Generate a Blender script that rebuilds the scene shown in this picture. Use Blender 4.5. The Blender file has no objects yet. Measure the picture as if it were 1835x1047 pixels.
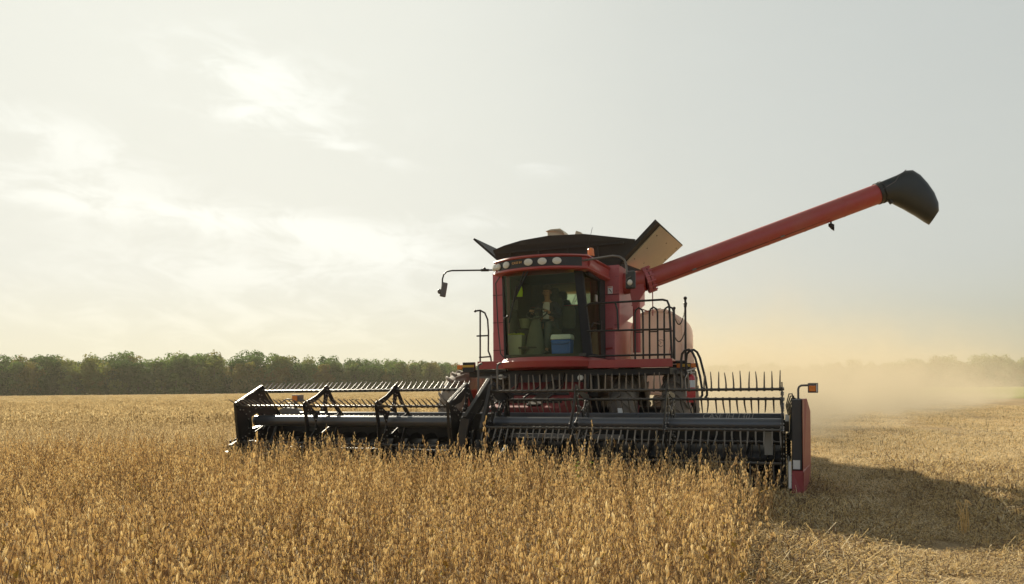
import bpy, bmesh, math, random
from mathutils import Vector, Matrix, Euler
R = math.radians
rnd = random.Random(7)
scene = bpy.context.scene

# ------------------------------------------------------------------ camera, sky, sun, exposure
cam_d = bpy.data.cameras.new("camera")
cam_d.sensor_width = 36.0
cam_d.lens = 36.0 * 1300 / 1835
cam_d.shift_y = 173.0 / 1835
cam_d.clip_start, cam_d.clip_end = 0.05, 6000
cam = bpy.data.objects.new("camera", cam_d)
scene.collection.objects.link(cam)
cam.matrix_world = Matrix.Translation((0, 0, 1.47)) @ Euler((R(90), 0, 0)).to_matrix().to_4x4() @ Matrix.Rotation(-0.0093, 4, 'Z')
scene.camera = cam

SUN_AZ, SUN_EL = R(-25.2), R(27.0)          # azimuth from +Y towards +X
sun_dir = Vector((math.sin(SUN_AZ) * math.cos(SUN_EL), math.cos(SUN_AZ) * math.cos(SUN_EL), math.sin(SUN_EL)))

world = bpy.data.worlds.new("World")
scene.world = world
world.use_nodes = True

def sky_nodes():
    nt = world.node_tree; nt.nodes.clear(); N = nt.nodes.new; L = nt.links.new
    out = N('ShaderNodeOutputWorld'); bg = N('ShaderNodeBackground'); bg.inputs[1].default_value = 0.10
    L(bg.outputs[0], out.inputs[0])
    sky = N('ShaderNodeTexSky'); sky.sky_type = 'NISHITA'; sky.sun_disc = False
    sky.sun_elevation = SUN_EL; sky.sun_rotation = SUN_AZ % (2 * math.pi)
    sky.air_density, sky.dust_density, sky.ozone_density = 1.0, 4.0, 0.6
    hs = N('ShaderNodeHueSaturation'); hs.inputs['Saturation'].default_value = 0.15; L(sky.outputs[0], hs.inputs['Color'])
    # sky glow compressed towards the sun; overhead and behind dimmed to set the shade fill
    tc = N('ShaderNodeTexCoord'); sep = N('ShaderNodeSeparateXYZ'); L(tc.outputs['Generated'], sep.inputs[0])
    def math_(op, a, b=None, c=None):
        m = N('ShaderNodeMath'); m.operation = op
        for i, x in enumerate((a, b, c)):
            if x is None: continue
            if isinstance(x, (int, float)): m.inputs[i].default_value = x
            else: L(x, m.inputs[i])
        return m.outputs[0]
    def ramp(x, a, b, c, d):
        m = N('ShaderNodeMapRange'); m.interpolation_type = 'SMOOTHSTEP'; L(x, m.inputs[0])
        for i, q in enumerate((a, b, c, d)): m.inputs[i + 1].default_value = q
        return m.outputs[0]
    bw = N('ShaderNodeRGBToBW'); L(hs.outputs[0], bw.inputs[0])
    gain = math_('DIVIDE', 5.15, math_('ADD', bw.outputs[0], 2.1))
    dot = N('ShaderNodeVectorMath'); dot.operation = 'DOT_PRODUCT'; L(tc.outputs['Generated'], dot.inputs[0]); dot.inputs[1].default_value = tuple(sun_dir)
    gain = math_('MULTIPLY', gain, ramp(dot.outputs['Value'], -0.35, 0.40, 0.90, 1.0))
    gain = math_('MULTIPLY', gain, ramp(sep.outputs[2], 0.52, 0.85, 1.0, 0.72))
    tint = N('ShaderNodeMix'); tint.data_type = 'RGBA'; tint.blend_type = 'MULTIPLY'; tint.inputs[0].default_value = 1
    L(hs.outputs[0], tint.inputs[6]); gc = N('ShaderNodeVectorMath'); gc.operation = 'SCALE'; L(gain, gc.inputs['Scale'])
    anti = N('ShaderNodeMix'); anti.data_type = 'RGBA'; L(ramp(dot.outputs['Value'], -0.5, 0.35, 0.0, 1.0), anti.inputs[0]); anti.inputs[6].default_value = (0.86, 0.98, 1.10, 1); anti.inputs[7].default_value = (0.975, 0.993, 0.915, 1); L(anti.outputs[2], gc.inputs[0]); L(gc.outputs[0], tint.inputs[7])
    low = N('ShaderNodeMix'); low.data_type = 'RGBA'; L(ramp(sep.outputs[2], 0.02, 0.16, 0.0, 1.0), low.inputs[0]); low.inputs[6].default_value = (1.0, 0.962, 0.84, 1); low.inputs[7].default_value = (1, 1, 1, 1)
    high = N('ShaderNodeMix'); high.data_type = 'RGBA'; L(ramp(sep.outputs[2], 0.14, 0.46, 0.0, 1.0), high.inputs[0]); L(low.outputs[2], high.inputs[6]); high.inputs[7].default_value = (0.985, 1.0, 1.01, 1); low = high
    warm = N('ShaderNodeMix'); warm.data_type = 'RGBA'; warm.blend_type = 'MULTIPLY'; warm.inputs[0].default_value = 1; L(tint.outputs[2], warm.inputs[6]); L(low.outputs[2], warm.inputs[7]); tint = warm
    # clouds: azimuth / elevation of the view direction, soft streak banks broken up by noise
    az = math_('ARCTAN2', sep.outputs[0], sep.outputs[1]); el = math_('ARCSINE', sep.outputs[2])
    comb = N('ShaderNodeCombineXYZ'); L(math_('MULTIPLY', az, 9.0), comb.inputs[0])
    L(math_('MULTIPLY', math_('ADD', el, math_('MULTIPLY', az, 0.06)), 22.0), comb.inputs[1])
    n1 = N('ShaderNodeTexNoise'); n1.inputs['Scale'].default_value = 1.3; n1.inputs['Detail'].default_value = 9
    n1.inputs['Roughness'].default_value = 0.62; n1.inputs['Distortion'].default_value = 0.6; L(comb.outputs[0], n1.inputs['Vector'])
    n2 = N('ShaderNodeTexNoise'); n2.inputs['Scale'].default_value = 0.45; n2.inputs['Detail'].default_value = 5; L(comb.outputs[0], n2.inputs['Vector'])
    total = None
    # (azimuth deg, elevation deg, width deg, height deg, slope, strength)
    banks = [(-18.5, 22.0, 6.5, 2.2, -0.16, 0.95), (-18.5, 19.6, 5.0, 0.8, -0.03, 0.85), (-12.5, 18.0, 4.5, 0.6, -0.20, 0.7), (-31.0, 16.5, 6.0, 1.6, -0.2, 0.7),
             (-20.0, 12.3, 12.0, 1.2, -0.03, 0.9), (-10.5, 11.0, 6.0, 1.3, -0.12, 0.9), (-32.0, 13.5, 7.0, 1.8, -0.05, 0.6), (-18.0, 9.3, 14.0, 1.6, 0.0, 0.6),
             (-3.0, 13.0, 4.0, 0.8, -0.1, 0.5), (2.2, 17.0, 3.4, 0.7, -0.1, 0.45), (-20.0, 5.5, 22.0, 3.0, 0.0, 0.5)]
    for a0, e0, w, h, sl, st in banks:
        da = math_('SUBTRACT', az, R(a0)); de = math_('SUBTRACT', math_('SUBTRACT', el, R(e0)), math_('MULTIPLY', da, sl))
        qa = math_('DIVIDE', da, R(w)); qe = math_('DIVIDE', de, R(h))
        d2 = math_('ADD', math_('MULTIPLY', qa, qa), math_('MULTIPLY', qe, qe))
        g = math_('MULTIPLY', math_('POWER', 2.718, math_('MULTIPLY', d2, -1.0)), st)
        total = g if total is None else math_('ADD', total, g)
    shape = N('ShaderNodeMapRange'); shape.interpolation_type = 'SMOOTHSTEP'
    L(math_('ADD', n1.outputs[0], math_('MULTIPLY', total, 0.24)), shape.inputs[0]); shape.inputs[1].default_value = 0.49; shape.inputs[2].default_value = 0.76
    dens = math_('MULTIPLY', shape.outputs[0], math_('MINIMUM', math_('ADD', total, 0.05), 1.0))
    veil = N('ShaderNodeMapRange'); L(n2.outputs[0], veil.inputs[0]); veil.inputs[1].default_value = 0.35; veil.inputs[2].default_value = 0.75
    veil.inputs[3].default_value = 0.0; veil.inputs[4].default_value = 0.05
    dens = math_('ADD', dens, veil.outputs[0])
    # thin cloud lit from behind: brighter than the air around it
    lit = N('ShaderNodeMix'); lit.data_type = 'RGBA'; lit.blend_type = 'MULTIPLY'; lit.inputs[0].default_value = 1
    L(tint.outputs[2], lit.inputs[6]); lit.inputs[7].default_value = (1.18, 1.185, 1.21, 1)
    mix = N('ShaderNodeMix'); mix.data_type = 'RGBA'; L(dens, mix.inputs[0]); L(tint.outputs[2], mix.inputs[6]); L(lit.outputs[2], mix.inputs[7])
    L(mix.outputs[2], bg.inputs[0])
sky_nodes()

sun_d = bpy.data.lights.new("sun", 'SUN'); sun_d.energy = 5.0; sun_d.angle = R(0.6); sun_d.color = (1.0, 0.90, 0.71)
sun = bpy.data.objects.new("sun", sun_d); scene.collection.objects.link(sun)
sun.rotation_euler = (-sun_dir).to_track_quat('-Z', 'Y').to_euler()

vs = scene.view_settings
vs.view_transform = 'Standard'; vs.look = 'None'; vs.gamma = 1; vs.exposure = 0.84
scene.cycles.max_bounces = 8; scene.cycles.transparent_max_bounces = 16; scene.cycles.volume_bounces = 0
scene.cycles.use_denoising = True
scene.cycles.volume_step_rate = 1.0

# ------------------------------------------------------------------ materials
def mat(name, col, rough=0.5, metal=0.0, dust=0.0, dust_col=(0.36, 0.26, 0.15), scale=6.0, coat=0.0, vary=0.12, trans=0.0, bump=0.0, dust_up=0.0):
    m = bpy.data.materials.new(name); m.use_nodes = True; nt = m.node_tree; N = nt.nodes.new; L = nt.links.new
    p = nt.nodes['Principled BSDF']
    tc = N('ShaderNodeTexCoord')
    n = N('ShaderNodeTexNoise'); n.inputs['Scale'].default_value = scale; n.inputs['Detail'].default_value = 8; n.inputs['Roughness'].default_value = 0.65
    L(tc.outputs['Object'], n.inputs['Vector'])
    var = N('ShaderNodeMix'); var.data_type = 'RGBA'
    L(n.outputs[0], var.inputs[0])
    var.inputs[6].default_value = tuple(c * (1 - vary) for c in col) + (1,)
    var.inputs[7].default_value = tuple(min(1, c * (1 + vary)) for c in col) + (1,)
    colout = var.outputs[2]
    if dust > 0:
        n2 = N('ShaderNodeTexNoise'); n2.inputs['Scale'].default_value = scale * 0.45; n2.inputs['Detail'].default_value = 10; n2.inputs['Roughness'].default_value = 0.7
        L(tc.outputs['Object'], n2.inputs['Vector'])
        mr = N('ShaderNodeMapRange'); L(n2.outputs[0], mr.inputs[0]); mr.inputs[1].default_value = 0.32; mr.inputs[2].default_value = 0.72
        mr.inputs[3].default_value = dust * 0.2; mr.inputs[4].default_value = dust
        fac = mr.outputs[0]
        if dust_up > 0:      # dust settled on ledges
            g = N('ShaderNodeNewGeometry'); s = N('ShaderNodeSeparateXYZ'); L(g.outputs['Normal'], s.inputs[0])
            mu = N('ShaderNodeMath'); mu.operation = 'MULTIPLY_ADD'; mu.use_clamp = True
            L(s.outputs[2], mu.inputs[0]); mu.inputs[1].default_value = dust_up; L(fac, mu.inputs[2])
            mx = N('ShaderNodeMath'); mx.operation = 'MAXIMUM'; L(mu.outputs[0], mx.inputs[0]); L(fac, mx.inputs[1]); fac = mx.outputs[0]
        dm = N('ShaderNodeMix'); dm.data_type = 'RGBA'; L(fac, dm.inputs[0]); L(colout, dm.inputs[6]); dm.inputs[7].default_value = dust_col + (1,)
        colout = dm.outputs[2]
        rr = N('ShaderNodeMapRange'); L(fac, rr.inputs[0]); rr.inputs[3].default_value = rough; rr.inputs[4].default_value = 0.85
        L(rr.outputs[0], p.inputs['Roughness'])
    else:
        p.inputs['Roughness'].default_value = rough
    L(colout, p.inputs['Base Color'])
    p.inputs['Metallic'].default_value = metal
    p.inputs['Coat Weight'].default_value = coat
    p.inputs['Transmission Weight'].default_value = trans
    if bump > 0:
        b = N('ShaderNodeBump'); b.inputs['Strength'].default_value = bump; b.inputs['Distance'].default_value = 0.02; L(n.outputs[0], b.inputs['Height']); L(b.outputs[0], p.inputs['Normal'])
    return m

def plant_mat(name, cols, translucent=0.35, rough=0.7, rand=0.5, noise=1.6):
    """dry leaf / pod matter: colour picked per instance and by noise, lets light through"""
    m = bpy.data.materials.new(name); m.use_nodes = True; nt = m.node_tree; N = nt.nodes.new; L = nt.links.new
    nt.nodes.clear()
    out = N('ShaderNodeOutputMaterial'); d = N('ShaderNodeBsdfPrincipled'); t = N('ShaderNodeBsdfTranslucent'); mx = N('ShaderNodeMixShader')
    d.inputs['Roughness'].default_value = rough; d.inputs['Specular IOR Level'].default_value = 0.08
    oi = N('ShaderNodeObjectInfo'); tc = N('ShaderNodeTexCoord'); n = N('ShaderNodeTexNoise'); n.inputs['Scale'].default_value = 22.0; n.inputs['Detail'].default_value = 3
    L(tc.outputs['Object'], n.inputs['Vector'])
    add = N('ShaderNodeMath'); add.operation = 'MULTIPLY_ADD'; L(oi.outputs['Random'], add.inputs[0]); add.inputs[1].default_value = rand
    s = N('ShaderNodeMath'); s.operation = 'MULTIPLY_ADD'; L(n.outputs[0], s.inputs[0]); s.inputs[1].default_value = noise; s.inputs[2].default_value = 0.5 - noise / 2 - rand / 2
    L(s.outputs[0], add.inputs[2])
    cr = N('ShaderNodeValToRGB'); L(add.outputs[0], cr.inputs[0])
    e = cr.color_ramp.elements
    for i, c in enumerate(cols):
        pos = i / (len(cols) - 1)
        if i < 2: el = e[i]; el.position = pos
        else: el = e.new(pos)
        el.color = c + (1,)
    L(cr.outputs[0], d.inputs['Base Color']); L(cr.outputs[0], t.inputs['Color'])
    mx.inputs[0].default_value = translucent; L(d.outputs[0], mx.inputs[1]); L(t.outputs[0], mx.inputs[2]); L(mx.outputs[0], out.inputs[0])
    return m

def glass_mat(name, tint, refl=0.10):
    m = bpy.data.materials.new(name); m.use_nodes = True; nt = m.node_tree; N = nt.nodes.new; L = nt.links.new; nt.nodes.clear()
    out = N('ShaderNodeOutputMaterial'); tr = N('ShaderNodeBsdfTransparent'); gl = N('ShaderNodeBsdfGlossy'); mx = N('ShaderNodeMixShader')
    fr = N('ShaderNodeFresnel'); fr.inputs[0].default_value = 1.35
    ad = N('ShaderNodeMath'); ad.operation = 'ADD'; L(fr.outputs[0], ad.inputs[0]); ad.inputs[1].default_value = refl - 0.04
    tr.inputs[0].default_value = tint + (1,); gl.inputs['Roughness'].default_value = 0.06; gl.inputs['Color'].default_value = (0.42, 0.48, 0.34, 1)
    df = N('ShaderNodeBsdfDiffuse'); df.inputs[0].default_value = (0.40, 0.36, 0.22, 1)     # film of dust
    m2 = N('ShaderNodeMixShader'); m2.inputs[0].default_value = 0.035
    L(ad.outputs[0], mx.inputs[0]); L(tr.outputs[0], mx.inputs[1]); L(gl.outputs[0], mx.inputs[2])
    L(mx.outputs[0], m2.inputs[1]); L(df.outputs[0], m2.inputs[2]); L(m2.outputs[0], out.inputs[0])
    return m

M = {}
M['red'] = mat('red_paint', (0.36, 0.020, 0.018), 0.36, dust=0.28, dust_col=(0.34, 0.22, 0.16), coat=0.25, scale=3.0, dust_up=0.12)
M['red_dusty_sheen'] = mat('dusty_red_sky_sheen', (0.40, 0.052, 0.055), 0.40, dust=0.52, dust_col=(0.52, 0.30, 0.29), scale=2.0, coat=0.15, dust_up=0.1)  # dust, its pink tone also carrying sky reflection painted into the colour
M['red_fade'] = mat('faded_red_panel', (0.42, 0.10, 0.09), 0.5, dust=0.55, dust_col=(0.50, 0.36, 0.27), scale=2.0)
M['black'] = mat('black_steel', (0.011, 0.011, 0.0105), 0.42, dust=0.045, scale=7.0, dust_up=0.06)
M['black_flap'] = mat('black_tank_flap', (0.014, 0.013, 0.010), 0.65, dust=0.07, scale=2.0)
M['rubber'] = mat('black_rubber_spout', (0.016, 0.021, 0.020), 0.36, dust=0.06, scale=3.0)
M['tyre'] = mat('dusty_tyre_rubber', (0.03, 0.028, 0.026), 0.8, dust=0.9, dust_col=(0.42, 0.34, 0.25), scale=4.0, bump=0.3)
M['steel'] = mat('reel_tube_paint', (0.09, 0.098, 0.11), 0.26, metal=0.5, dust=0.10, scale=4.0)
M['tine'] = mat('tine_plastic', (0.13, 0.12, 0.105), 0.4, dust=0.3, scale=20)
M['batpipe'] = mat('bat_pipe_steel', (0.045, 0.045, 0.042), 0.35, metal=0.3, dust=0.2, scale=12)
M['grey'] = mat('grey_steel', (0.11, 0.11, 0.11), 0.45, metal=0.2, dust=0.25, scale=5)
M['pale'] = mat('pale_steel', (0.42, 0.41, 0.37), 0.5, dust=0.3, scale=5)
M['tan'] = mat('dusty_tan_lid', (0.50, 0.45, 0.32), 0.6, dust=0.6, dust_col=(0.62, 0.54, 0.38), scale=2.5)
M['poly'] = None
M['amber'] = mat('amber_lens', (0.75, 0.20, 0.02), 0.2, coat=0.5, scale=30)
M['lamp'] = mat('lamp_glass', (0.62, 0.60, 0.50), 0.15, coat=0.6, scale=40, vary=0.3)
M['yellow'] = mat('yellow_paint', (0.62, 0.36, 0.03), 0.45, dust=0.2)
M['white'] = mat('white_label', (0.75, 0.73, 0.68), 0.5)
M['gold'] = mat('gold_lettering', (0.75, 0.42, 0.12), 0.4)
M['dark_in'] = mat('cab_interior', (0.075, 0.072, 0.058), 0.7)
M['olive'] = mat('olive_seat_cloth', (0.10, 0.10, 0.065), 0.85)
M['glass'] = glass_mat('windshield_glass', (0.86, 0.90, 0.72), 0.05)
M['sideglass'] = glass_mat('side_glass', (0.40, 0.42, 0.32), 0.09)
M['mirror'] = mat('rear_window_glass', (0.88, 0.88, 0.66), 0.06, metal=1.0)
M['matte'] = mat('matte_black', (0.012, 0.012, 0.012), 0.75)
M['red_feeder_shaded'] = mat('feeder_red_shaded', (0.17, 0.014, 0.012), 0.6, dust=0.2, dust_col=(0.16, 0.09, 0.06))  # darker copy of the machine red, its shade put into the colour
M['red_div'] = mat('divider_red', (0.30, 0.028, 0.028), 0.45, dust=0.22, dust_col=(0.42, 0.2, 0.17), scale=2.5)
M['dark_grey'] = mat('dark_grey_panel', (0.035, 0.037, 0.04), 0.5, dust=0.1)
M['ext_red'] = mat('extinguisher_red', (0.55, 0.03, 0.03), 0.3, coat=0.5)
M['chrome'] = mat('worn_bright_steel', (0.45, 0.43, 0.40), 0.3, metal=0.9)

M['poly'] = plant_mat('translucent_poly_tank', [(0.84, 0.71, 0.62), (0.90, 0.79, 0.70)], 0.6, rough=0.45)

# ------------------------------------------------------------------ mesh builder
class MB:
    def __init__(s): s.v = []; s.f = []; s.sm = []
    def add(s, vs_, fs, smooth=False):
        o = len(s.v); s.v += [tuple(p) for p in vs_]; s.f += [tuple(i + o for i in q) for q in fs]; s.sm += [smooth] * len(fs); return s
    def box(s, c, d, rot=None):
        m = rot.to_matrix() if rot else Matrix.Identity(3); c = Vector(c)
        P = [c + m @ Vector((x * d[0] / 2, y * d[1] / 2, z * d[2] / 2)) for x in (-1, 1) for y in (-1, 1) for z in (-1, 1)]
        return s.add(P, [(0, 1, 3, 2), (4, 6, 7, 5), (0, 4, 5, 1), (2, 3, 7, 6), (0, 2, 6, 4), (1, 5, 7, 3)])
    def lim(s, a, b):
        return s.box([(x + y) / 2 for x, y in zip(a, b)], [abs(y - x) for x, y in zip(a, b)])
    def beam(s, a, b, w, h, up=(0, 0, 1)):
        a, b = Vector(a), Vector(b); d = (b - a).normalized(); x = d.cross(Vector(up))
        x = x.normalized() if x.length > 1e-4 else Vector((1, 0, 0)); y = x.cross(d)
        P = [p + x * (i * w / 2) + y * (j * h / 2) for p in (a, b) for i, j in ((-1, -1), (1, -1), (1, 1), (-1, 1))]
        return s.add(P, [(0, 3, 2, 1), (4, 5, 6, 7), (0, 1, 5, 4), (1, 2, 6, 5), (2, 3, 7, 6), (3, 0, 4, 7)])
    def tube(s, pts, r, n=8, caps=True):
        pts = [Vector(p) for p in pts]; rs = r if isinstance(r, (list, tuple)) else [r] * len(pts)
        t0 = (pts[1] - pts[0]).normalized(); x = t0.cross(Vector((0, 0, 1)))
        if x.length < 0.05: x = t0.cross(Vector((1, 0, 0)))
        x.normalize(); P = []; prev = t0
        for i, p in enumerate(pts):
            if i == 0: t = t0
            elif i == len(pts) - 1: t = (p - pts[i - 1]).normalized()
            else: t = ((p - pts[i - 1]).normalized() + (pts[i + 1] - p).normalized()).normalized()
            x = (x - t * x.dot(t)); x = x.normalized() if x.length > 1e-5 else t.orthogonal().normalized()
            y = t.cross(x)
            P += [p + (x * math.cos(a) + y * math.sin(a)) * rs[i] for a in [2 * math.pi * k / n for k in range(n)]]
        F = [(i * n + k, i * n + (k + 1) % n, (i + 1) * n + (k + 1) % n, (i + 1) * n + k) for i in range(len(pts) - 1) for k in range(n)]
        s.add(P, F, True)
        if caps:
            o = len(s.v) - len(P)
            s.f.append(tuple(o + k for k in range(n))[::-1]); s.f.append(tuple(o + (len(pts) - 1) * n + k for k in range(n))); s.sm += [False, False]
        return s
    def prism(s, poly, off):
        poly = [Vector(p) for p in poly]; off = Vector(off); n = len(poly)
        return s.add(poly + [p + off for p in poly], [tuple(range(n))[::-1], tuple(range(n, 2 * n))] + [(k, (k + 1) % n, n + (k + 1) % n, n + k) for k in range(n)])
    def loft(s, rings, closed=True, cap0=True, cap1=True, smooth=True):
        n = len(rings[0]); P = [p for r_ in rings for p in r_]; m = n if closed else n - 1
        F = [(i * n + k, i * n + (k + 1) % n, (i + 1) * n + (k + 1) % n, (i + 1) * n + k) for i in range(len(rings) - 1) for k in range(m)]
        o = len(s.v); s.add(P, F, smooth)
        if cap0: s.f.append(tuple(o + k for k in range(n))[::-1]); s.sm.append(False)
        if cap1: s.f.append(tuple(o + (len(rings) - 1) * n + k for k in range(n))); s.sm.append(False)
        return s
    def ball(s, c, r, nu=12, nv=8):
        c = Vector(c); r = r if isinstance(r, (list, tuple)) else (r, r, r)
        rings = [[c + Vector((r[0] * math.sin(t) * math.cos(a), r[1] * math.sin(t) * math.sin(a), r[2] * math.cos(t))) for a in [2 * math.pi * k / nu for k in range(nu)]] for t in [math.pi * (i + 0.02) / (nv + 0.04) for i in range(nv + 1)]]
        return s.loft(rings)
    def disc(s, c, axis, r, th, n=16, r2=None):
        c = Vector(c); a = Vector(axis).normalized(); x = a.orthogonal().normalized(); y = a.cross(x); r2 = r if r2 is None else r2
        ring = lambda o, q: [c + a * o + (x * math.cos(t) + y * math.sin(t)) * q for t in [2 * math.pi * k / n for k in range(n)]]
        return s.loft([ring(0, r), ring(th, r2)])
    def mesh(s, name, m):
        me = bpy.data.meshes.new(name); me.from_pydata(s.v, [], s.f)
        for p, q in zip(me.polygons, s.sm): p.use_smooth = q
        for x in (m if isinstance(m, (list, tuple)) else [m]): me.materials.append(x)
        me.update(); return me
    def build(s, name, m, parent=None, bevel=0.0, fix=True, autosmooth=True):
        me = s.mesh(name, m)
        if fix:
            b = bmesh.new(); b.from_mesh(me); bmesh.ops.recalc_face_normals(b, faces=b.faces); b.to_mesh(me); b.free()
        if autosmooth and any(s.sm): me.set_sharp_from_angle(angle=R(42))
        o = bpy.data.objects.new(name, me); scene.collection.objects.link(o)
        if parent: o.parent = parent
        if bevel:
            bv = o.modifiers.new('bevel', 'BEVEL'); bv.width = bevel; bv.segments = 2; bv.limit_method = 'ANGLE'; bv.angle_limit = R(40)
        return o

def merge(o, mb, m):
    """add more faces with their own material to an object's one mesh"""
    b = bmesh.new(); b.from_mesh(o.data); n = len(b.faces); b.from_mesh(mb.mesh('extra', m)); b.faces.ensure_lookup_table()
    for f in b.faces[n:]: f.material_index = len(o.data.materials)
    b.to_mesh(o.data); b.free(); o.data.materials.append(m)

def text_mesh(name, body, size, depth, m, parent, mtx, sx=1.0, shear=0.0):
    cu = bpy.data.curves.new(name, 'FONT'); cu.body = body; cu.size = size; cu.extrude = depth; cu.align_x = 'CENTER'; cu.align_y = 'CENTER'; cu.shear = shear; cu.resolution_u = 3
    t = bpy.data.objects.new(name, cu); scene.collection.objects.link(t)
    me = bpy.data.meshes.new_from_object(t.evaluated_get(bpy.context.evaluated_depsgraph_get()))
    bpy.data.objects.remove(t); me.materials.clear(); me.materials.append(m)
    me.transform(mtx @ Matrix.Diagonal((sx, 1, 1, 1)))
    o = bpy.data.objects.new(name, me); scene.collection.objects.link(o); o.parent = parent; return o

def tag(o, label=None, cat=None, group=None, kind=None):
    for k, v in (('label', label), ('category', cat), ('group', group), ('kind', kind)):
        if v: o[k] = v
    return o
def empty(name, loc=(0, 0, 0), rz=0, parent=None):
    o = bpy.data.objects.new(name, None); scene.collection.objects.link(o); o.location = loc; o.rotation_euler = (0, 0, rz); o.empty_display_size = 0.3
    if parent: o.parent = parent
    return o
def clone(o, parent=None):
    c = o.copy(); scene.collection.objects.link(c); c.parent = parent; return c

# ------------------------------------------------------------------ the field frame: the combine's own axes
PSI = R(20.9); O = Vector((-0.585, 11.56, 0))
UX = Vector((math.cos(PSI), -math.sin(PSI), 0)); VX = Vector((math.sin(PSI), math.cos(PSI), 0))
def loc2w(u, v, z=0): return O + UX * u + VX * v + Vector((0, 0, z))
def w2loc(x, y):
    d = Vector((x, y, 0)) - O; return d.dot(UX), d.dot(VX)

# ------------------------------------------------------------------ ground
def ground_mat():
    m = bpy.data.materials.new('stubble_ground'); m.use_nodes = True; nt = m.node_tree; N = nt.nodes.new; L = nt.links.new
    p = nt.nodes['Principled BSDF']; p.inputs['Roughness'].default_value = 0.9; p.inputs['Specular IOR Level'].default_value = 0.15
    tc = N('ShaderNodeTexCoord'); mp = N('ShaderNodeMapping'); L(tc.outputs['Object'], mp.inputs[0]); mp.inputs['Rotation'].default_value = (0, 0, PSI)
    n1 = N('ShaderNodeTexNoise'); n1.inputs['Scale'].default_value = 0.7; n1.inputs['Detail'].default_value = 6; L(mp.outputs[0], n1.inputs[0])
    n2 = N('ShaderNodeTexNoise'); n2.inputs['Scale'].default_value = 28; n2.inputs['Detail'].default_value = 8; n2.inputs['Roughness'].default_value = 0.75; L(mp.outputs[0], n2.inputs[0])
    sc = N('ShaderNodeMapping'); L(mp.outputs[0], sc.inputs[0]); sc.inputs['Scale'].default_value = (1.3, 0.05, 1)
    n3 = N('ShaderNodeTexNoise'); n3.inputs['Scale'].default_value = 1.0; n3.inputs['Detail'].default_value = 4; L(sc.outputs[0], n3.inputs[0])
    cr = N('ShaderNodeValToRGB'); L(n2.outputs[0], cr.inputs[0])
    e = cr.color_ramp.elements; e[0].position = 0.30; e[0].color = (0.12, 0.085, 0.052, 1); e[1].position = 0.68; e[1].color = (0.62, 0.46, 0.25, 1)
    c2 = N('ShaderNodeValToRGB'); L(n3.outputs[0], c2.inputs[0]); e = c2.color_ramp.elements
    e[0].position = 0.35; e[0].color = (0.72, 0.72, 0.74, 1); e[1].position = 0.68; e[1].color = (1.15, 1.1, 1.0, 1)
    mu = N('ShaderNodeMix'); mu.data_type = 'RGBA'; mu.blend_type = 'MULTIPLY'; mu.inputs[0].default_value = 1; L(cr.outputs[0], mu.inputs[6]); L(c2.outputs[0], mu.inputs[7])
    L(mu.outputs[2], p.inputs['Base Color'])
    b = N('ShaderNodeBump'); b.inputs['Strength'].default_value = 0.9; b.inputs['Distance'].default_value = 0.05; L(n2.outputs[0], b.inputs['Height']); L(b.outputs[0], p.inputs['Normal'])
    return m
g = MB(); g.add([(-1500, -300, 0), (1500, -300, 0), (1500, 3000, 0), (-1500, 3000, 0)], [(0, 1, 2, 3)])
tag(g.build('ground', ground_mat()), kind='structure')

# green strip beyond the stubble on the right
def strip_mat():
    return plant_mat('far_green_crop', [(0.16, 0.19, 0.04), (0.24, 0.26, 0.05), (0.30, 0.30, 0.08)], 0.2)
g = MB(); g.add([(30, 70, 0.02), (60, 74, 0.02), (160, 82, 0.02), (420, 160, 0.02), (420, 360, 0.02), (40, 400, 0.02), (34, 120, 0.02)], [(0, 1, 2, 3, 4, 5, 6)])
tag(g.build('grass', strip_mat()), kind='structure')

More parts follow.
